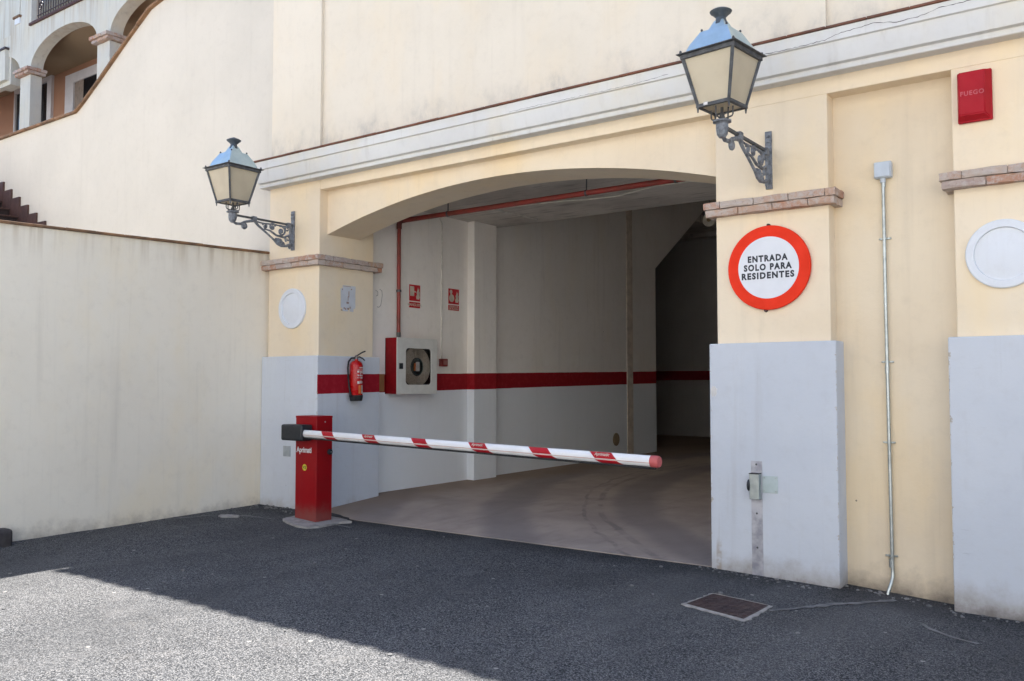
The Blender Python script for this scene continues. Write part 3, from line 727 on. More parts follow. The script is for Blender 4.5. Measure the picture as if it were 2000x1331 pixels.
# ================================================================ WALL LANTERNS
def lantern(base, yaw, label, D=.80):
    """base: point on the wall face at mid bracket; arm reaches towards -y"""
    bx, by, bz = base      # bz ~ z of the arm's top bar at the cup
    L = empty('wall_lantern', label, 'street lamp', base, 'iron wall lanterns on the garage front')
    Y = lambda d: by - d * D / .80
    # wall plate
    mb = MB(); mb.box(bx - .026, bx + .026, by - .022, by, bz - .275, bz + .18, .006)
    for z in (bz + .14, bz + .10, bz - .225): mb.lathe([(.0, -.016), (.011, -.014), (.013, 0)], (bx, by - .022, z), 'y', 10)
    mb.build('wall_plate', grey_iron, L, smooth=35)
    # arm: top bar, curved brace
    mb = MB(); mb.box(bx - .011, bx + .011, Y(.78), Y(.02), bz + .005, bz + .027, .003); mb.build('arm_bar', iron_m, L)
    mb = MB()
    mb.tube([(bx, Y(d), bz + z) for d, z in ((.52, -.01), (.50, -.035), (.47, -.06), (.38, -.115), (.27, -.185), (.22, -.225), (.17, -.240), (.10, -.235), (.02, -.20))], [.017, .016, .014, .012, .012, .016, .018, .016, .014], 8)
    mb.build('brace', grey_iron, L, smooth=50)
    # cast scrollwork
    mb = MB(); U = (0, -1, 0); V = (0, 0, 1)
    for (d, z, r0, r1, a0, tn, th) in ((.17, -.075, .062, .012, 1.2, 1.3, .011), (.29, -.045, .045, .010, 2.8, -1.3, .010), (.39, -.050, .034, .008, .4, 1.2, .009),
                                       (.08, -.15, .040, .010, -1., 1.2, .010), (.20, -.20, .035, .010, 2., 1.2, .012), (.09, -.04, .030, .01, 2., -1.1, .009)):
        mb.tube(spiral((bx, Y(d), bz + z), r0, r1, a0, tn, U, V, 22), [th * (1.15 - .5 * k / 22) for k in range(23)], 7)
    mb.tube([(bx, Y(d), bz + z) for d, z in ((.03, .0), (.10, -.012), (.17, -.016), (.24, -.012), (.33, -.016), (.43, -.02), (.50, -.015))], .009, 6)
    mb.tube([(bx, Y(d), bz + z) for d, z in ((.40, -.08), (.32, -.09), (.24, -.13), (.13, -.14), (.05, -.10), (.03, -.02))], [.008, .011, .013, .014, .012, .010], 7)
    mb.tube([(bx, Y(d), bz + z) for d, z in ((.045, .0), (.05, -.08), (.045, -.16), (.05, -.23))], .012, 7)
    for d, z, r_ in ((.17, -.075, .028), (.29, -.045, .022), (.20, -.205, .040), (.235, -.185, .028), (.15, -.22, .030), (.055, -.245, .022), (.39, -.05, .016), (.07, .0, .030)):
        mb.sphere((bx, Y(d), bz + z), r_, (.6, 1, 1), 10, 6)
    for k in range(9):
        q = k * .7; mb.sphere((bx, Y(.20 + .036 * math.cos(q)), bz - .2 + .034 * math.sin(q)), .014, (1, 1, .8), 8, 5)
    mb.build('scrollwork', grey_iron, L, smooth=60)
    mb = MB(); mb.box(bx - .024, bx + .024, Y(.560), Y(.505), bz - .022, bz + .040, .008)
    mb.build('collar', grey_iron, L, smooth=40)
    mb = MB(); mb.box(bx - .022, bx + .022, Y(.098), Y(.045), bz - .022, bz + .035, .006); mb.build('collar', grey_iron, L, smooth=40)
    mb = MB()
    mb.tube([(bx, Y(d), bz + z) for d, z in ((.80, -.055), (.76, -.075), (.70, -.070), (.65, -.040), (.58, -.020), (.53, -.01))], [.012, .016, .015, .014, .016, .016], 8)
    mb.build('swan_neck', grey_iron, L, smooth=40)
    MB().lathe([(0, -.018), (.034, -.012), (.040, 0), (.034, .012), (0, .018)], (bx, Y(.655), bz - .085), 'x', 18).build('pendant', grey_iron, L, smooth=40)
    c = (bx, Y(.80), bz)
    MB().lathe([(0, -.075), (.022, -.070), (.040, -.045), (.046, -.01), (.046, .018), (.042, .026), (.046, .034), (.068, .040), (.068, .050), (.046, .054), (.030, .058), (0, .058)], c, 'z', 8).build('cup', grey_iron, L, smooth=25)
    # lantern body; z offsets from bz
    zb, zt_ = .150, .500; hb, ht = .118, .196
    rotM = Matrix.Translation(Vector(c)) @ Matrix.Rotation(yaw, 4, 'Z') @ Matrix.Translation(-Vector(c))
    def P(a, b_, z): return (c[0] + a, c[1] + b_, c[2] + z)
    mb = MB()
    for sx in (-1, 1):
        for sy in (-1, 1):
            mb.tube([P(sx * (hb + .002), sy * (hb + .002), zb - .045), P(sx * (hb + .002), sy * (hb + .002), zb), P(sx * ht, sy * ht, zt_)], [.005, .0125, .0145], 4)
    for h, z, th in ((hb, zb, .011), (ht, zt_ - .004, .014)):
        mb.box(c[0] - h - .012, c[0] + h + .012, c[1] - h - .012, c[1] - h + .012, c[2] + z - th, c[2] + z + th)
        mb.box(c[0] - h - .012, c[0] + h + .012, c[1] + h - .012, c[1] + h + .012, c[2] + z - th, c[2] + z + th)
        mb.box(c[0] - h - .012, c[0] - h + .012, c[1] - h + .012, c[1] + h - .012, c[2] + z - th, c[2] + z + th)
        mb.box(c[0] + h - .012, c[0] + h + .012, c[1] - h + .012, c[1] + h - .012, c[2] + z - th, c[2] + z + th)
    mb.move(rotM).build('lantern_frame', iron_m, L)
    # brim
    mb = MB(); mb.lathe([(ht + .010, zt_ + .008), (.228, zt_ + .012), (.230, zt_ + .017), (.185, zt_ + .022)], c, 'z', sq=True)
    for sx in (-1, 1):
        for sy in (-1, 1): mb.sphere(P(sx * .205, sy * .205, zt_ + .030), .010, (1, 1, 1.5), 8, 6)
    mb.move(rotM).build('brim', iron_m, L)
    # roof: two-tier zinc
    MB().lathe([(.184, zt_ + .022), (.180, zt_ + .034), (.160, zt_ + .085), (.128, zt_ + .140), (.106, zt_ + .178), (.100, zt_ + .184), (.066, zt_ + .180)], c, 'z', sq=True).move(rotM).build('lower_roof', zinc_m, L)
    MB().lathe([(.072, zt_ + .176), (.064, zt_ + .198), (.050, zt_ + .228), (.034, zt_ + .262)], c, 'z', sq=True).move(rotM).build('upper_roof', zinc_m, L)
    for sx in (-1, 1):
        for sy in (-1, 1): MB().sphere(P(sx * .097, sy * .097, zt_ + .192), .009, (1, 1, 1.2), 8, 6).move(rotM).build('corner_knob', iron_m, L)
    MB().lathe([(.050, zt_ + .234), (.040, zt_ + .262), (.034, zt_ + .285), (.040, zt_ + .292), (.060, zt_ + .312), (.074, zt_ + .322), (.078, zt_ + .330), (.060, zt_ + .342), (.030, zt_ + .352), (.012, zt_ + .362), (0, zt_ + .364)], c, 'z', 24).build('finial', simple('finial_iron', (.10, .12, .14), .5, .4, c2=(.06, .07, .08)) if 'finial_iron' not in MATS else MATS['finial_iron'], L, smooth=30)
    # four panes
    for k in range(4):
        mb = MB(); q = k * math.pi / 2
        h0, h1 = hb - .002, ht - .004
        A = [(-h0, -h0, zb), (h0, -h0, zb), (h1, -h1, zt_), (-h1, -h1, zt_)]; t_ = .004
        bb = mb.bm; f = [bb.verts.new(P(*a)) for a in A]; g = [bb.verts.new(P(a[0], a[1] + t_, a[2])) for a in A]
        bb.faces.new(f); bb.faces.new(g[::-1])
        for i in range(4): bb.faces.new((f[i], g[i], g[(i + 1) % 4], f[(i + 1) % 4]))
        bmesh.ops.recalc_face_normals(bb, faces=bb.faces)
        mb.move(Matrix.Translation(Vector(c)) @ Matrix.Rotation(q, 4, 'Z') @ Matrix.Translation(-Vector(c))); mb.move(rotM).build('glass_pane', glass_m, L)
    # open bottom ring, lamp holder and the four feet wires
    mb = MB(); mb.box(c[0] - hb, c[0] + hb, c[1] - hb, c[1] + hb, c[2] + zb - .004, c[2] + zb - .001); mb.move(rotM).build('bottom_pane', glass_m, L)
    mb = MB()
    for sx, sy in ((1, 0), (-1, 0), (0, 1), (0, -1)):
        h = .085; mb.tube([P(sx * h, sy * h, zb - .01), P(sx * h, sy * h, zb - .065), P(sx * .078, sy * .078, zb - .078), P(0, 0, zb - .092)], .0055, 6)
    mb.lathe([(.024, .055), (.020, .085), (.012, .10), (.010, .150)], c, 'z', 10)
    mb.tube([P(.0, 0, .09), P(.035, .02, .11), P(.04, .02, .15)], .006, 6)
    mb.move(Matrix.Translation(Vector(c)) @ Matrix.Rotation(yaw + .0, 4, 'Z') @ Matrix.Translation(-Vector(c))).build('support_wires', iron_m, L, smooth=40)
    return L
LR = lantern((.505, .05, 3.245), R(-6), 'nearer iron wall lantern, large in the photo, above the round entrance sign', .905)
LL = lantern((-5.150, .05, 3.275), 0, 'farther iron wall lantern on the left pier, above the barrier', .835)
MB().box(.425, .455, -.986, -.972, 3.388, 3.410).build('small_sticker', label_m, LR)

# ================================================================ ROUND SIGN
sc_ = (.495, .03, 2.356); rS = .328
SG = empty('entrance_sign', 'round red and white sign reading ENTRADA SOLO PARA RESIDENTES on the right pier', 'sign', (sc_[0], .04, sc_[2]))
MB().lathe([(0, .0), (rS - .004, .0), (rS, .004), (rS + .001, .020), (rS - .008, .022)], (sc_[0], .018, sc_[2]), 'y', 72).build('sign_ring', signred_m, SG, smooth=30)
MB().lathe([(0, -.0015), (rS * .735, -.0015), (rS * .735, .004)], (sc_[0], .018, sc_[2]), 'y', 72).build('sign_face', signwht_m, SG, smooth=30)
for t_, z_, wd in (('ENTRADA', .070, .318), ('SOLO PARA', .003, .382), ('RESIDENTES', -.063, .418)):
    text('lettering', t_, .066, (sc_[0] - .006, .0158, sc_[2] + z_), (1, 0, 0), (0, 0, 1), print_m, SG, .0004, .0034, 1.26, 1., wd)
mb = MB(); mb.lathe([(0, -.004), (.012, -.004), (.014, .02)], (sc_[0], .03, sc_[2] + rS + .004), 'y', 10); mb.lathe([(0, -.004), (.012, -.004), (.014, .02)], (sc_[0] - .03, .03, sc_[2] - rS - .003), 'y', 10)
mb.build('fixing_lug', rust_m, SG)

# ================================================================ FIRE ALARM SOUNDER
FA = empty('fire_alarm', 'red plastic fire alarm box reading FUEGO high on the pier at the right edge', 'alarm', (1.97, .05, 3.42))
mb = MB(); mb.box(1.850, 2.064, .020, .05, 3.243, 3.594, .010, 3); mb.build('back_case', redbell_m, FA, smooth=35)
mb = MB(); b = mb.bm
F = [(1.854, .024, 3.25), (2.060, .024, 3.25), (2.060, .024, 3.590), (1.854, .024, 3.590)]; K = [(1.866, -.030, 3.285), (2.026, -.030, 3.285), (2.026, -.030, 3.581), (1.866, -.030, 3.581)]
f = [b.verts.new(p_) for p_ in F]; k_ = [b.verts.new(p_) for p_ in K]; b.faces.new(k_)
for i in range(4): b.faces.new((f[i], f[(i + 1) % 4], k_[(i + 1) % 4], k_[i]))
bmesh.ops.recalc_face_normals(b, faces=b.faces); bmesh.ops.bevel(b, geom=[e for e in b.edges if len(e.link_faces) == 2], offset=.006, segments=3, affect='EDGES')
mb.build('front_cover', redbell_m, FA, smooth=50)
text('lettering', 'FUEGO', .042, (1.950, -.0308, 3.430), (1, 0, 0), (0, 0, 1), simple('pale_red_print', (.50, .08, .10), .5), FA, .0006, .001, 1.15)

# ================================================================ STEEL CONDUIT with junction box
CD = empty('conduit', 'thin galvanised steel conduit running down the recessed wall from the grey junction box', 'pipe', (1.33, .19, 1.5))
mb = MB(); cy = .165
mb.tube([(1.318, cy, 2.96), (1.318, cy, 2.0), (1.323, cy, 1.0), (1.328, cy, .12), (1.330, cy - .005, .07), (1.325, cy - .03, .03), (1.312, cy - .05, -.02), (1.300, cy - .06, -.075)], .0125, 12)
mb.build('tube', galv_m, CD, smooth=50)
for z_ in (2.93, 1.56, .165):
    MB().tube([(1.32, cy, z_ - .03), (1.32, cy, z_ + .03)], .0155, 12).build('coupling', galv_m, CD, smooth=50)
for z_ in (2.52, 1.615, 1.03, .215):
    mb = MB(); mb.box(1.285, 1.355, .172, .189, z_ - .006, z_ + .006, .002); mb.tube([(1.32, cy, z_ - .007), (1.32, cy, z_ + .007)], .0165, 12)
    mb.sphere((1.283, .182, z_), .007); mb.sphere((1.357, .182, z_), .007); mb.build('clip', galv_m, CD)
JB = empty('junction_box', 'pale grey square junction box at the top of the steel conduit', 'junction box', (1.32, .19, 3.0))
MB().box(1.262, 1.382, .13, .19, 2.965, 3.085, .010, 3).build('box', wbox_m, JB, smooth=35)
MB().box(1.268, 1.376, .118, .131, 2.971, 3.079, .004).build('lid', wbox_m, JB)
MB().lathe([(.020, -.02), (.020, .02)], (1.318, .160, 2.955), 'z', 14).build('gland', wbox_m, JB)

# ================================================================ BARRIER GATE
BG = empty('barrier_gate', 'red parking barrier cabinet with a lowered red and white arm across the entrance', 'barrier', (-4.31, -.33, .03))
x0, x1, y0, y1 = -4.480, -4.150, -.445, -.225
mb = MB(); mb.box(x0, x1, y0, y1, .012, 1.105, .012, 3); mb.build('cabinet', redbox_m, BG, smooth=35)
mb = MB(); mb.box(x0 - .002, x1 + .002, y0 - .002, y1 + .002, 1.098, 1.122, .009, 3); mb.build('lid', redbox_m, BG, smooth=35)
MB().box(x0 + .0, x1, y0 - .0015, y0 + .004, .97, .973).build('door_gap', rubber_m, BG)
text('lettering', 'Aprimati', .080, (-4.340, y0 - .002, .765), (1, 0, 0), (0, 0, 1), signwht_m, BG, .0004, .0022, .95, 1., .235)
MB().lathe([(0, -.001), (.034, -.001), (.034, .0008)], (-4.33, y0 - .001, .585), 'y', 20).build('round_sticker', yellow_m, BG)
text('sticker_print', 'V2J', .036, (-4.33, y0 - .0026, .585), (1, 0, 0), (0, 0, 1), print_m, BG, .0002, .001)
kl = MB().lathe([(.030, 0), (.030, .02), (.022, .028), (0, .028)], (x1, -.27, .745), 'x', 18).build('lock', blkpl_m, BG, smooth=30)
MB().lathe([(0, .0), (.008, .0), (.008, .004)], (x1 + .027, -.27, .745), 'x', 10).build('keyhole', galv_m, kl)
MB().lathe([(0, .004), (.007, .003), (.009, 0)], (x1 + .001, -.33, 1.06), 'x', 10).build('screw', galv_m, BG)
# driver head
S0 = Vector((-4.246, -.542, .945)); S1 = Vector((.191, -1.292, .935)); ax = (S1 - S0).normalized()
ang = math.atan2(ax.y, ax.x)
mb = MB(); mb.box(-4.535, -4.205, -.60, -.447, .868, 1.035, .026, 4); mb.build('arm_holder', blkpl_m, BG, smooth=40)
# arm: oval tube
rz, ry = .0385, .030
side = Vector((0, 0, 1)).cross(ax).normalized()     # points +y-ish
def ring_pt(p_, q, e=0.): return p_ + side * ((ry + e) * math.cos(q)) + Vector((0, 0, 1)) * ((rz + e) * math.sin(q))
mb = MB(); b = mb.bm; N = 28; Rg = []
for p_ in (S0 - ax * .02, S0 + (S1 - S0) * .5, S1): Rg.append([b.verts.new(ring_pt(p_, 2 * math.pi * k / N)) for k in range(N)])
for A, B in zip(Rg, Rg[1:]):
    for k in range(N): b.faces.new((A[k], A[(k + 1) % N], B[(k + 1) % N], B[k]))
b.faces.new(Rg[0]); b.faces.new(Rg[-1][::-1]); bmesh.ops.recalc_face_normals(b, faces=b.faces)
arm = mb.build('arm', whtpl_m, BG, smooth=40)
# camera-side groove film, stripes, bottom rubber
def film(t0, t1, q0, q1, shear, e, name, mat, par, n=8, L=(S1 - S0).length):
    mb = MB(); b = mb.bm; rows = []
    for i in range(n + 1):
        q = q0 + (q1 - q0) * i / n; off = shear * i / n
        rows.append([b.verts.new(ring_pt(S0 + ax * (t + off), q, e)) for t in (t0, (t0 + t1) / 2, t1)])
    for A, B in zip(rows, rows[1:]):
        for k in range(2): b.faces.new((A[k], A[k + 1], B[k + 1], B[k]))
    bmesh.ops.recalc_face_normals(b, faces=b.faces)
    return mb.build(name, mat, par, smooth=60)
PI = math.pi; Lr = (S1 - S0).length
# angle pi is the camera side, pi/2 the top
film(.0, Lr, PI + .20, PI + .34, 0, .0008, 'groove_film', reflex_m, arm, 3)
for k, t in enumerate((.46, 1.17, 1.93, 2.70, 3.40, 4.02)):
    film(t - .10, t + .10, PI * .56, PI * 1.04, .07, .0006, 'stripe', redst_m, arm)
    film(t - .03, t + .17, PI * 1.12, PI * 1.42, .06, .0007, 'stripe', redst_m, arm)
    if k % 2:
        q = PI * .80; c_ = ring_pt(S0 + ax * (t + .035), q, .0016)
        upv = (ring_pt(S0 + ax * t, q - .2) - ring_pt(S0 + ax * t, q + .2)).normalized()
        text('arm_lettering', 'Aprimatic', .034, c_, ax, upv, cream_print, arm, .0003, .0005)
mb = MB(); b = mb.bm; rows = []
for p_ in (S0 + ax * .02, S1 - ax * .0):
    rows.append([b.verts.new(p_ + side * u + Vector((0, 0, v_))) for u, v_ in ((-.011, -.036), (-.012, -.048), (-.007, -.052), (.007, -.052), (.012, -.048), (.011, -.036))])
for k in range(6): b.faces.new((rows[0][k], rows[0][(k + 1) % 6], rows[1][(k + 1) % 6], rows[1][k]))
b.faces.new(rows[0]); b.faces.new(rows[1][::-1]); bmesh.ops.recalc_face_normals(b, faces=b.faces); mb.build('rubber_edge', rubber_m, arm)
mb = MB(); b = mb.bm; rows = []
for d_, k_ in ((-.03, 1.05), (.02, 1.08), (.035, .9), (.04, .0)):
    rows.append([b.verts.new(S1 + ax * d_ + side * (ry * k_ * math.cos(2 * PI * k / 24)) + Vector((0, 0, rz * k_ * math.sin(2 * PI * k / 24)))) for k in range(24)])
for A, B in zip(rows, rows[1:]):
    for k in range(24): b.faces.new((A[k], A[(k + 1) % 24], B[(k + 1) % 24], B[k]))
bmesh.ops.remove_doubles(b, verts=b.verts, dist=1e-5); bmesh.ops.recalc_face_normals(b, faces=b.faces); mb.build('end_cap', cap_m, arm, smooth=50)
# cement foot
mb = MB(); b = mb.bm
out = [(-4.58, -.62), (-4.40, -.70), (-4.15, -.74), (-3.98, -.73), (-3.90, -.60), (-3.92, -.42), (-3.95, -.25), (-3.86, -.12), (-4.02, -.06), (-4.2, -.06), (-4.42, -.10), (-4.56, -.20), (-4.62, -.42)]
out = [(-4.53 + (x + 4.6) * .80, -.04 + y * .86) for x, y in out]
tp = []; bt = []
for i, (x, y) in enumerate(out):
    x2, y2 = out[(i + 1) % len(out)]
    for k in range(3):
        xx = x + (x2 - x) * k / 3 + random.uniform(-.008, .008); yy = y + (y2 - y) * k / 3 + random.uniform(-.008, .008)
        tp.append(b.verts.new((xx, yy, gz(xx, yy) + .022))); bt.append(b.verts.new((xx, yy, gz(xx, yy) - .02)))
b.faces.new(tp)
for i in range(len(tp)): b.faces.new((bt[i], bt[(i + 1) % len(tp)], tp[(i + 1) % len(tp)], tp[i]))
bmesh.ops.recalc_face_normals(b, faces=b.faces); bmesh.ops.triangulate(b, faces=b.faces); mb.build('cement_foot', cement_m, BG)

# ================================================================ FIRE EXTINGUISHER
ex, ey, ez = -4.655 + .085, .505, 1.262
FE = empty('fire_extinguisher', 'red fire extinguisher with black hose hanging on the side of the left pier', 'fire extinguisher', (ex, ey, ez))
MB().lathe([(0, .045), (.072, .045), (.075, .05), (.075, .40), (.070, .425), (.055, .448), (.030, .462), (.020, .466), (.020, .480), (0, .480)], (ex, ey, ez), 'z', 32).build('cylinder', redext_m, FE, smooth=40)
MB().lathe([(0, .0), (.066, .0), (.070, .006), (.079, .05), (.079, .065), (.076, .068)], (ex, ey, ez), 'z', 32).build('base_skirt', rubber_m, FE, smooth=40)
mb = MB(); mb.lathe([(.020, .478), (.022, .485), (.022, .505), (.014, .512), (.010, .53)], (ex, ey, ez), 'z', 14)
mb.build('valve', simple('valve_brass', (.22, .20, .20), .4, .6), FE, smooth=30)
def bar(pts, w_, t_, name, mat, par):
    mb = MB(); mb.tube(pts, t_, 8); mb.build(name, mat, par, smooth=40)
bar([(ex, ey - .02, ez + .508), (ex, ey + .03, ez + .530), (ex, ey + .09, ez + .560), (ex + .005, ey + .135, ez + .575)], 0, .008, 'squeeze_lever', blkpl_m, FE)
bar([(ex, ey, ez + .500), (ex, ey + .05, ez + .507), (ex, ey + .10, ez + .490), (ex + .004, ey + .128, ez + .468)], 0, .008, 'carry_handle', blkpl_m, FE)
MB().tube([(ex, ey - .02, ez + .495), (ex - .01, ey - .07, ez + .49), (ex - .015, ey - .105, ez + .45), (ex - .015, ey - .118, ez + .38), (ex - .012, ey - .112, ez + .27), (ex - .005, ey - .100, ez + .15), (ex, ey - .088, ez + .075), (ex, ey - .086, ez + .05)], .0105, 10).build('hose', rubber_m, FE, smooth=60)
MB().tube([(ex, ey - .089, ez + .10), (ex, ey - .086, ez + .05)], .014, 10).build('nozzle', rubber_m, FE, smooth=60)
MB().box(-4.655, ex - .05, ey - .02, ey + .02, ez + .37, ez + .42).build('hanger', blkpl_m, FE)
def wrap(q0, q1, z0, z1, name, mat, r_=.0757):
    mb = MB(); b = mb.bm; n = 8; A = []; B = []
    for i in range(n + 1):
        q = R(q0 - 22 + (q1 - q0) * i / n); A.append(b.verts.new((ex + r_ * math.cos(q), ey + r_ * math.sin(q), ez + z0))); B.append(b.verts.new((ex + r_ * math.cos(q), ey + r_ * math.sin(q), ez + z1)))
    for i in range(n): b.faces.new((A[i], A[i + 1], B[i + 1], B[i]))
    return mb.build(name, mat, FE, smooth=60)
# printed panel faces between the camera and the opening
for (a, b_, z0, z1, mt) in ((8, 52, .375, .388, label_m), (-10, 20, .352, .358, label_m), (28, 50, .350, .360, label_m), (-12, 6, .325, .345, label_m), (14, 22, .305, .345, label_m), (26, 50, .318, .342, label_m),
                           (-12, 4, .300, .303, label_m), (10, 50, .285, .300, label_m), (-8, 6, .285, .297, label_m), (-14, 10, .262, .268, label_m), (18, 48, .255, .275, label_m), (-12, 10, .195, .225, label_m), (16, 34, .200, .230, label_m), (38, 50, .205, .225, label_m),
                           (0, 24, .085, .180, orange_m), (30, 52, .085, .180, label_m), (5, 18, .150, .160, label_m), (34, 50, .120, .128, orange_m)):
    wrap(a, b_, z0, z1, 'printed_label', mt, .0757 if mt is label_m else .0759)

# ================================================================ FIRE HOSE CABINET
HX = -4.590; hy0, hy1, hz0, hz1 = 1.205, 1.925, 1.335, 2.025
HC = empty('hose_cabinet', 'red fire hose cabinet with white door and round hose reel behind its window', 'hose cabinet', (WL, 1.56, 1.68))
mb = MB()
mb.box(WL, WL + .012, hy0, hy1, hz0, hz1); mb.box(WL, HX - .014, hy0, hy0 + .010, hz0, hz1); mb.box(WL, HX - .014, hy1 - .010, hy1, hz0, hz1)
mb.box(WL, HX - .014, hy0 + .01, hy1 - .01, hz0, hz0 + .010); mb.box(WL, HX - .014, hy0 + .01, hy1 - .01, hz1 - .010, hz1)
mb.build('case', redcase_m, HC)
wy0, wy1, wz0, wz1 = 1.352, 1.822, 1.448, 1.900
mb = MB(); b = mb.bm     # door with a rounded window opening
def rrect(a0, a1, c0, c1, r_, n=6):
    o_ = []
    for (cx, cz, q0) in ((a1 - r_, c1 - r_, 0), (a0 + r_, c1 - r_, 90), (a0 + r_, c0 + r_, 180), (a1 - r_, c0 + r_, 270)):
        for k in range(n + 1): q = R(q0 + 90 * k / n); o_.append((cx + r_ * math.cos(q), cz + r_ * math.sin(q)))
    return o_
O = rrect(hy0 - .004, hy1 + .004, hz0 - .002, hz1 + .002, .006); I = rrect(wy0, wy1, wz0, wz1, .045)
def loopv(L_, x): return [b.verts.new((x, u, v_)) for u, v_ in L_]
o1, i1, o2, i2 = loopv(O, HX), loopv(I, HX), loopv(O, HX - .014), loopv(I, HX - .014)
n = len(O)
for k in range(n):
    j = (k + 1) % n
    b.faces.new((o1[k], o1[j], i1[j], i1[k])); b.faces.new((o2[k], i2[k], i2[j], o2[j])); b.faces.new((o1[k], o2[k], o2[j], o1[j])); b.faces.new((i1[k], i1[j], i2[j], i2[k]))
bmesh.ops.recalc_face_normals(b, faces=b.faces)
door = mb.build('door', whtmet_m, HC)
MB().box(HX - .010, HX - .007, wy0 - .01, wy1 + .01, wz0 - .01, wz1 + .01).build('window_pane', clear_m, door)
MB().box(HX - .001, HX + .008, 1.235, 1.298, 1.640, 1.712, .004).build('latch', blkpl_m, door)
mb = MB(); cyr, czr = 1.600, 1.672
for k in range(11):
    r_ = .080 + k * .0165
    mb.lathe([(r_ - .0078, -.02), (r_ - .0050, .0), (r_, .003), (r_ + .0050, .0), (r_ + .0078, -.02)], (HX - .045, cyr, czr), 'x', 48)
reel = mb.build('hose_reel', hose_m, HC, smooth=50)
MB().lathe([(.116, -.08), (.116, .002), (.110, .010), (.0, .012)], (HX - .045, cyr, czr), 'x', 36).build('hub', blkpl_m, reel, smooth=40)
MB().box(HX - .0325, HX - .030, cyr - .030, cyr + .034, czr - .055, czr + .060).build('hub_label', label_m, reel)
MB().box(HX - .0326, HX - .0305, cyr - .066, cyr - .034, czr - .050, czr + .045).build('hub_label', orange_m, reel)
MB().lathe([(.094, 0), (.100, .001), (.106, 0)], (HX - .0325, cyr, czr), 'x', 36).build('hub_ring', simple('teal_ring', (.10, .16, .17), .5), reel)
mb = MB(); mb.box(WL + .013, WL + .016, hy0 + .012, hy1 - .012, hz0 + .012, hz1 - .012); mb.box(WL + .016, HX - .02, hy0 + .0105, hy0 + .013, hz0 + .012, hz1 - .012); mb.box(WL + .016, HX - .02, hy1 - .013, hy1 - .0105, hz0 + .012, hz1 - .012); mb.box(WL + .016, HX - .02, hy0 + .013, hy1 - .013, hz0 + .0105, hz0 + .013); mb.build('lining', blkpl_m, HC)

# ================================================================ RED WATER PIPE
FP = empty('fire_pipe', 'red fire water pipe rising from the hose cabinet and crossing below the ceiling', 'pipe', (WL + .05, 1.39, 2.6))
px, py, pz = WL + .045, 1.392, 3.500
MB().tube([(px, py, 2.03), (px, py, 2.10)], .027, 16).build('galvanised_nipple', simple('bare_pipe', (.12, .13, .12), .6, .4), FP, smooth=40)
MB().tube([(px, py, 2.09), (px, py, 2.75), (px, py, 3.43)], .0235, 16).build('riser', redpipe_m, FP, smooth=40)
MB().tube([(px, py, 3.40), (px, py, 3.46), (px + .015, py, 3.49), (px + .05, py, pz), (px + .09, py, pz)], .033, 16).build('elbow', simple('dark_red_fitting', (.13, .025, .02), .6), FP, smooth=40)
MB().tube([(px + .07, py, pz), (-2.4, py, pz), (.2, py, pz)], .030, 16).build('main_pipe', redpipe_m, FP, smooth=40)
MB().lathe([(.032, -.014), (.032, .014)], (px, py, 2.62), 'z', 16).build('clamp', iron_m, FP)
for hx in (-3.95, -2.0, -.95):
    mb = MB(); mb.tube([(hx - .012, py, pz), (hx + .012, py, pz)], .034, 16); mb.tube([(hx, py, pz + .03), (hx, py, 3.70)], .007, 8); mb.build('hanger', iron_m, FP)

# interior conduit
CI = empty('ceiling_conduit', 'pale plastic conduit running over the ceiling behind the red pipe', 'conduit', (-3.9, 2.2, 3.69))
MB().tube([(-4.60, 2.15, 3.685), (-3.98, 2.22, 3.685), ], .0095, 8).build('tube', pvc_m, CI)
MB().tube([(-3.86, 2.24, 3.685), (-3.2, 2.28, 3.682), (-2.90, 2.31, 3.678), (-2.60, 2.38, 3.672), (-2.22, 2.46, 3.678), (-1.90, 2.36, 3.684), (-1.62, 2.27, 3.686), (-.94, 2.31, 3.686), (.05, 2.33, 3.686)], .0095, 8).build('tube', pvc_m, CI, smooth=60)
MB().tube([(-3.90, 2.26, 3.685), (-3.87, 3.16, 3.685)], .0095, 8).build('tube', pvc_m, CI)
MB().tube([(-4.65, 2.15, 3.685), (WL + .012, 2.20, 3.66), (WL + .012, 2.245, 3.60), (WL + .012, 2.25, 1.79)], .0085, 8).build('tube', pvc_m, CI, smooth=60)
MB().box(-3.99, -3.85, 2.17, 2.31, 3.655, 3.70, .006).build('junction_box', pvc_m, CI)
AC = empty('alarm_call_point', 'small dull red call point right of the hose cabinet', 'alarm button', (WL, 2.26, 1.74))
MB().box(WL, WL + .055, 2.205, 2.325, 1.690, 1.790, .006).build('case', simple('call_point_red', (.26, .04, .035), .5), AC)
MB().box(WL + .055, WL + .059, 2.235, 2.305, 1.712, 1.770).build('button_panel', simple('call_point_face', (.36, .16, .14), .5), AC)

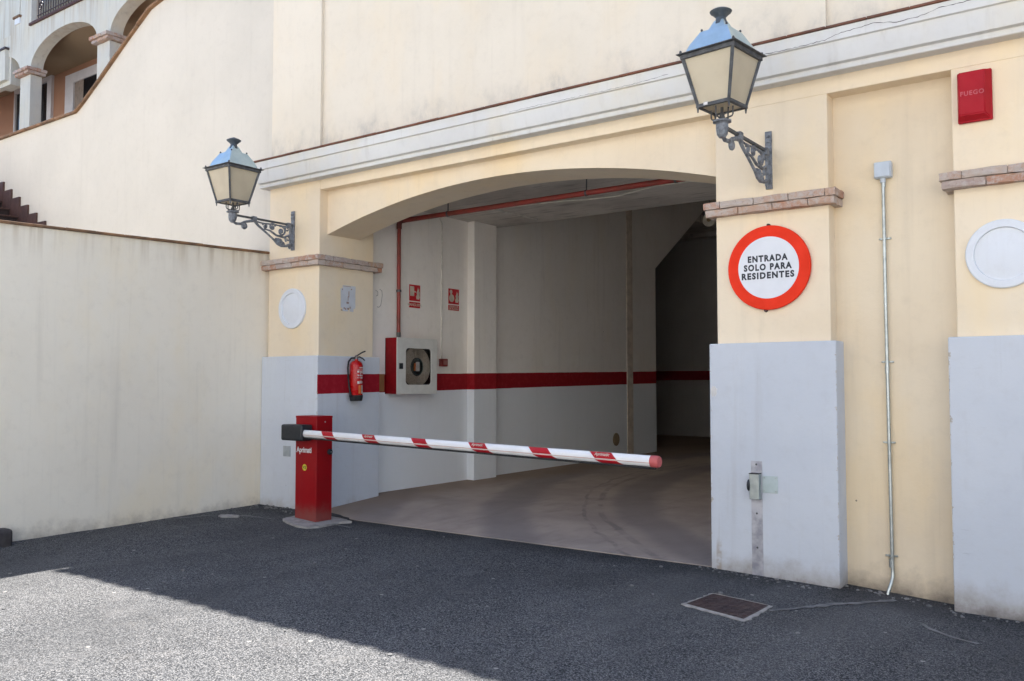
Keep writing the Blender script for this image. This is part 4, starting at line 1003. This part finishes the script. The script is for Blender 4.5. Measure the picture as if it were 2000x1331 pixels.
# ================================================================ SAFETY SIGNS ON THE INTERIOR WALL
def fire_sign(y0, y1, z0, zm, z1, label, kind, words):
    E_ = empty('safety_sign', label, 'sign', (WL, (y0 + y1) / 2, (z0 + z1) / 2), 'red fire safety signs on the inner wall')
    X = WL + .003
    MB().box(WL, X, y0, y1, zm, z1, 0).build('pictogram_plate', signf_m, E_)
    MB().box(WL, X, y0, y1, z0, zm - .014, 0).build('caption_plate', signf_m, E_)
    mb = MB()
    W = y1 - y0; H = z1 - zm
    if kind == 'hose':
        mb.prism([(y0 + W * .07, zm + H * .30), (y0 + W * .44, zm + H * .30), (y0 + W * .44, zm + H * .90), (y0 + W * .07, zm + H * .90)], 'x', X, X + .001)
        mb.prism([(y0 + W * .44, zm + H * .55), (y0 + W * .60, zm + H * .52), (y0 + W * .60, zm + H * .60), (y0 + W * .44, zm + H * .63)], 'x', X, X + .001)
    else:
        mb.lathe([(0, .0005), (.052, .0005), (.052, -.001)], (X + .001, y0 + W * .30, zm + H * .38), 'x', 20); mb.lathe([(0, .0005), (.028, .0005), (.028, -.001)], (X + .001, y0 + W * .24, zm + H * .80), 'x', 12)
        mb.quad((X + .0012, y0 + W * .17, zm + H * .60), (X + .0012, y0 + W * .33, zm + H * .60), (X + .0012, y0 + W * .31, zm + H * .74), (X + .0012, y0 + W * .19, zm + H * .74))
    fl = [(.66, .12), (.90, .12), (.97, .26), (.93, .40), (.97, .56), (.90, .62), (.90, .80), (.82, .70), (.80, .88), (.73, .64), (.67, .56), (.70, .40), (.63, .28)]
    mb.prism([(y0 + W * a, zm + H * b_) for a, b_ in fl], 'x', X, X + .001)
    mb.build('pictogram', cream_print, E_)
    text('lettering', words, .048 if kind == 'hose' else .036, (X + .0006, (y0 + y1) / 2, (z0 + zm - .014) / 2), (0, 1, 0), (0, 0, 1), cream_print, E_, .0004, .0008, 1., .85)
fire_sign(1.628, 1.832, 2.432, 2.520, 2.728, 'red hose sign with a caption bar, left of two signs above the hose cabinet', 'hose', 'MANGUERA')
fire_sign(2.392, 2.612, 2.450, 2.535, 2.742, 'red call point sign with two line caption, right of the two wall signs', 'alarm', 'PULSADOR\nDE ALARMA')

# ================================================================ FADED NOTICE on the pier side
NX = -4.705
NO = empty('paper_notice', 'faded white paper notice peeling off the inner side of the left pier', 'notice', (NX, .48, 2.44))
mb = MB(); b = mb.bm; n = 8
y0n, y1n, z0n, z1n = .375, .605, 2.300, 2.600
G_ = [[b.verts.new((NX + .002 + (.004 * random.random() if 0 < i < n else 0.002), y0n + (y1n - y0n) * j / n, z0n + (z1n - z0n) * i / n)) for j in range(n + 1)] for i in range(n + 1)]
for i in range(n):
    for j in range(n):
        if (i, j) in ((0, 0), (0, 4), (n - 1, 0), (0, 7)): continue
        b.faces.new((G_[i][j], G_[i][j + 1], G_[i + 1][j + 1], G_[i + 1][j]))
mb.build('paper', paper_m, NO, smooth=60)
mb = MB()
for (a, c0, w_, h_) in ((.50, 2.50, .012, .07), (.488, 2.45, .010, .05), (.482, 2.40, .035, .022), (.43, 2.335, .022, .016), (.45, 2.325, .02, .02), (.49, 2.33, .03, .022), (.52, 2.345, .014, .024), (.39, 2.31, .03, .012), (.47, 2.590, .12, .006), (.54, 2.56, .02, .014), (.40, 2.55, .01, .02)):
    mb.box(NX + .0065, NX + .0075, a - w_ / 2, a + w_ / 2, c0 - h_ / 2, c0 + h_ / 2)
mb.build('print', simple('faded_print', (.40, .28, .24), .8), NO)
# scrawl on the inner wall beside it
mb = MB(); mb.tube([(WL + .0015, 1.0 + u, v_) for u, v_ in ((.10, 2.62), (.14, 2.60), (.145, 2.55), (.135, 2.48), (.12, 2.42), (.09, 2.395), (.06, 2.40))], .003, 4)
mb.tube([(WL + .0015, 1.0 + u, v_) for u, v_ in ((.03, 2.60), (.07, 2.585), (.07, 2.54), (.04, 2.53))], .003, 4)
mb.build('graffiti', simple('grey_marker', (.22, .20, .20), .9), G)

# ================================================================ STEEL STRIP + PHOTOCELL
PS = empty('photocell_post', 'steel strip up the right plinth carrying a small photocell box with a black lens', 'photocell', (.39, 0, 0))
MB().box(.345, .434, -.0055, 0.001, -.04, .862, .001).build('steel_strip', steel_m, PS)
MB().box(.352, .427, -.062, -.006, .572, .768, .004).build('cell_case', alu_m, PS)
MB().box(.350, .429, -.066, -.004, .764, .771, .001).build('cell_cap', blkpl_m, PS)
MB().lathe([(0, 0), (.045, 0), (.045, .02), (.0, .02)], (.352, -.030, .675), 'x', 24).move(Matrix.Translation((-.016, 0, 0))).build('lens', blkpl_m, PS)
for z_ in (.835, .46, .20):
    MB().lathe([(0, -.004), (.006, -.003), (.008, 0)], (.388, -.0058, z_), 'y', 10).build('screw', iron_m, PS)
CP = empty('cover_plate', 'pale green square cover plate with four screws beside the photocell', 'cover plate', (.49, 0, .69))
MB().box(.435, .555, -.007, 0.001, .622, .752, .002).build('plate', greenpl_m, CP)
for a in (.450, .540):
    for z_ in (.638, .737): MB().lathe([(0, -.003), (.006, -.003), (.007, 0)], (a, -.007, z_), 'y', 10).build('screw', galv_m, CP)
CQ = empty('cover_plate', 'small grey blank plate low on the left plinth, left of the barrier cabinet', 'cover plate', (-5.15, 0, .69))
MB().box(-5.215, -5.095, -.010, 0.001, .632, .752, .003).build('plate', simple('grey_plate', (.40, .43, .44), .6), CQ)
# torn sticker wrapped round the plinth corner
SK = empty('torn_sticker', 'torn white sticker on the inner corner of the right plinth', 'sticker', (.03, 0, 1.40))
pts = []
for k in range(16):
    q = 2 * PI * k / 16; rr = (.032 if k % 2 else .024) * random.uniform(.85, 1.15); pts.append((.044 + rr * math.cos(q), 1.395 + rr * 1.5 * math.sin(q)))
MB().prism(pts, 'y', -.003, -.0005).build('sticker', label_m, SK)

# ================================================================ MANHOLE
MH = empty('manhole_cover', 'rusty square manhole cover in a pale cement frame set in the asphalt', 'manhole cover', (.57, -1.03, -.02))
def hgt(x, y): return gz(x, y) + (mnoise.noise(Vector((x * .9, y * .9, 0))) * .012 + mnoise.noise(Vector((x * 3, y * 3, 4))) * .003)
co4 = [(.345, -1.19), (.80, -1.30), (.80, -.845), (.365, -.785)]
cc = Vector((sum(a for a, _ in co4) / 4, sum(b_ for _, b_ in co4) / 4))
mb = MB(); b = mb.bm
def sc2(k, dz):
    return [b.verts.new((cc.x + (a - cc.x) * k, cc.y + (b_ - cc.y) * k, hgt(a, b_) + dz)) for a, b_ in co4]
def finer(k, dz, n=12, j=.006):
    r_ = []
    for i in range(4):
        (a, b_), (a2, b2) = co4[i], co4[(i + 1) % 4]
        for t in range(n):
            u = a + (a2 - a) * t / n; v_ = b_ + (b2 - b_) * t / n
            X = cc.x + (u - cc.x) * k + random.uniform(-j, j); Y_ = cc.y + (v_ - cc.y) * k + random.uniform(-j, j)
            r_.append(b.verts.new((X, Y_, hgt(X, Y_) + dz)))
    return r_
o_, i_ = finer(1.07, .006, j=.010), finer(.975, .012, j=.0)
o0 = [b.verts.new((v_.co.x, v_.co.y, v_.co.z - .03)) for v_ in o_]; i0 = [b.verts.new((v_.co.x, v_.co.y, v_.co.z - .03)) for v_ in i_]
for k in range(len(o_)):
    j = (k + 1) % len(o_); b.faces.new((o_[k], o_[j], i_[j], i_[k])); b.faces.new((o0[k], o0[j], o_[j], o_[k])); b.faces.new((i_[k], i_[j], i0[j], i0[k]))
bmesh.ops.recalc_face_normals(b, faces=b.faces)
mb.build('frame', cement_m, MH)
mb = MB(); b = mb.bm; tp = finer(.962, .009, 10, 0); b.faces.new(tp); mb.build('cover', rust_m, MH)
mb = MB()
for i in range(9):
    for j in range(9):
        u, v_ = (i + .5) / 9, (j + .5) / 9
        p0 = [Vector(q) for q in co4]; P_ = (p0[0] * (1 - u) + p0[1] * u) * (1 - v_) + (p0[3] * (1 - u) + p0[2] * u) * v_
        P_ = cc + (P_ - cc) * .94; mb.box(P_.x - .014, P_.x + .014, P_.y - .004, P_.y + .004, hgt(P_.x, P_.y) + .006, hgt(P_.x, P_.y) + .0125, rot=(.8 if (i + j) % 2 else -.8))
mb.build('tread_pattern', rust_m, MH, kind='stuff')

# ================================================================ things in the dark and at the left edge
RD = empty('round_lamp', 'round amber lamp with a pale rim hanging in the dark behind the right pier', 'lamp', (-2.2, 5.0, 3.78))
MB().lathe([(0, -.02), (.085, -.015), (.092, .0), (.085, .03), (0, .05)], (-2.2, 5.0, 3.775), 'y', 28).build('disc', yellamp_m, RD, smooth=40)
MB().lathe([(.088, -.018), (.099, -.016), (.099, .01), (.088, .012)], (-2.2, 5.0, 3.775), 'y', 28).build('rim', simple('pale_rim', (.40, .36, .28), .5), RD, smooth=40)
MB().tube([(-2.2, 5.0, 3.86), (-2.2, 5.0, 6.0)], .008, 8).build('stem', iron_m, RD)
CU = empty('rubber_buffer', 'dark grey rounded buffer at the left edge at the foot of the low wall', 'buffer', (-5.5, -2.98, 0))
MB().box(-5.60, -5.43, -3.35, -2.845, -.03, .155, .045, 4).build('buffer', simple('worn_rubber', (.06, .052, .052), .7, c2=(.035, .03, .03), bump=.3), CU, smooth=60)

pave_m = plaster('pale_paving', (.60, .585, .56), (.52, .505, .48), None, splash=False, streak=.0)
mb = MB()  # pale slab added behind the camera to bounce sunlight into the garage
mb.box(-60, 60, -13.4, -8.4, -.30, .045); mb.build('bounce_paving', pave_m, kind='structure', label='unseen pale paved strip added to bounce light towards the garage')
# ================================================================ BUILDING ACROSS THE FORECOURT (out of view, added to bounce sunlight at the garage)
OB = empty('apartment_building', 'unseen white building added across the forecourt to bounce light onto the garage', 'building', (0, -13.5, 0))
ob_m = plaster('white_render', (.80, .785, .75), (.76, .745, .71), None, streak=.15)
MB().box(-30, 32, -25, -13.5, -1.4, 12.4).build('wall', ob_m, OB)
MB().box(-30.4, 32.4, -25.4, -13.1, 12.4, 12.65, .02).build('roof', rooft_m, OB)
fr = None
for fl in range(4):
    for k in range(12):
        wx = -27.5 + k * 4.9; wz = .6 + fl * 3.1
        if fr is None:
            mb = MB(); mb.box(-.06, 1.36, -.02, .05, -.06, .0); mb.box(-.06, 1.36, -.02, .05, 1.5, 1.56); mb.box(-.06, 0, -.02, .05, 0, 1.5); mb.box(1.3, 1.36, -.02, .05, 0, 1.5); mb.box(.63, .67, -.02, .04, 0, 1.5)
            f0 = mb.build('t', wframe_m); p0 = MB().box(0, 1.3, -.02, .01, 0, 1.5).build('t', dark_m); fr = (f0.data, p0.data)
            for o_ in (f0, p0): bpy.data.objects.remove(o_)
        w_ = inst('window', fr[0], Matrix.Translation((wx, -13.49, wz)), OB)
        p_ = bpy.data.objects.new('pane', fr[1]); COL.objects.link(p_); p_.parent = w_
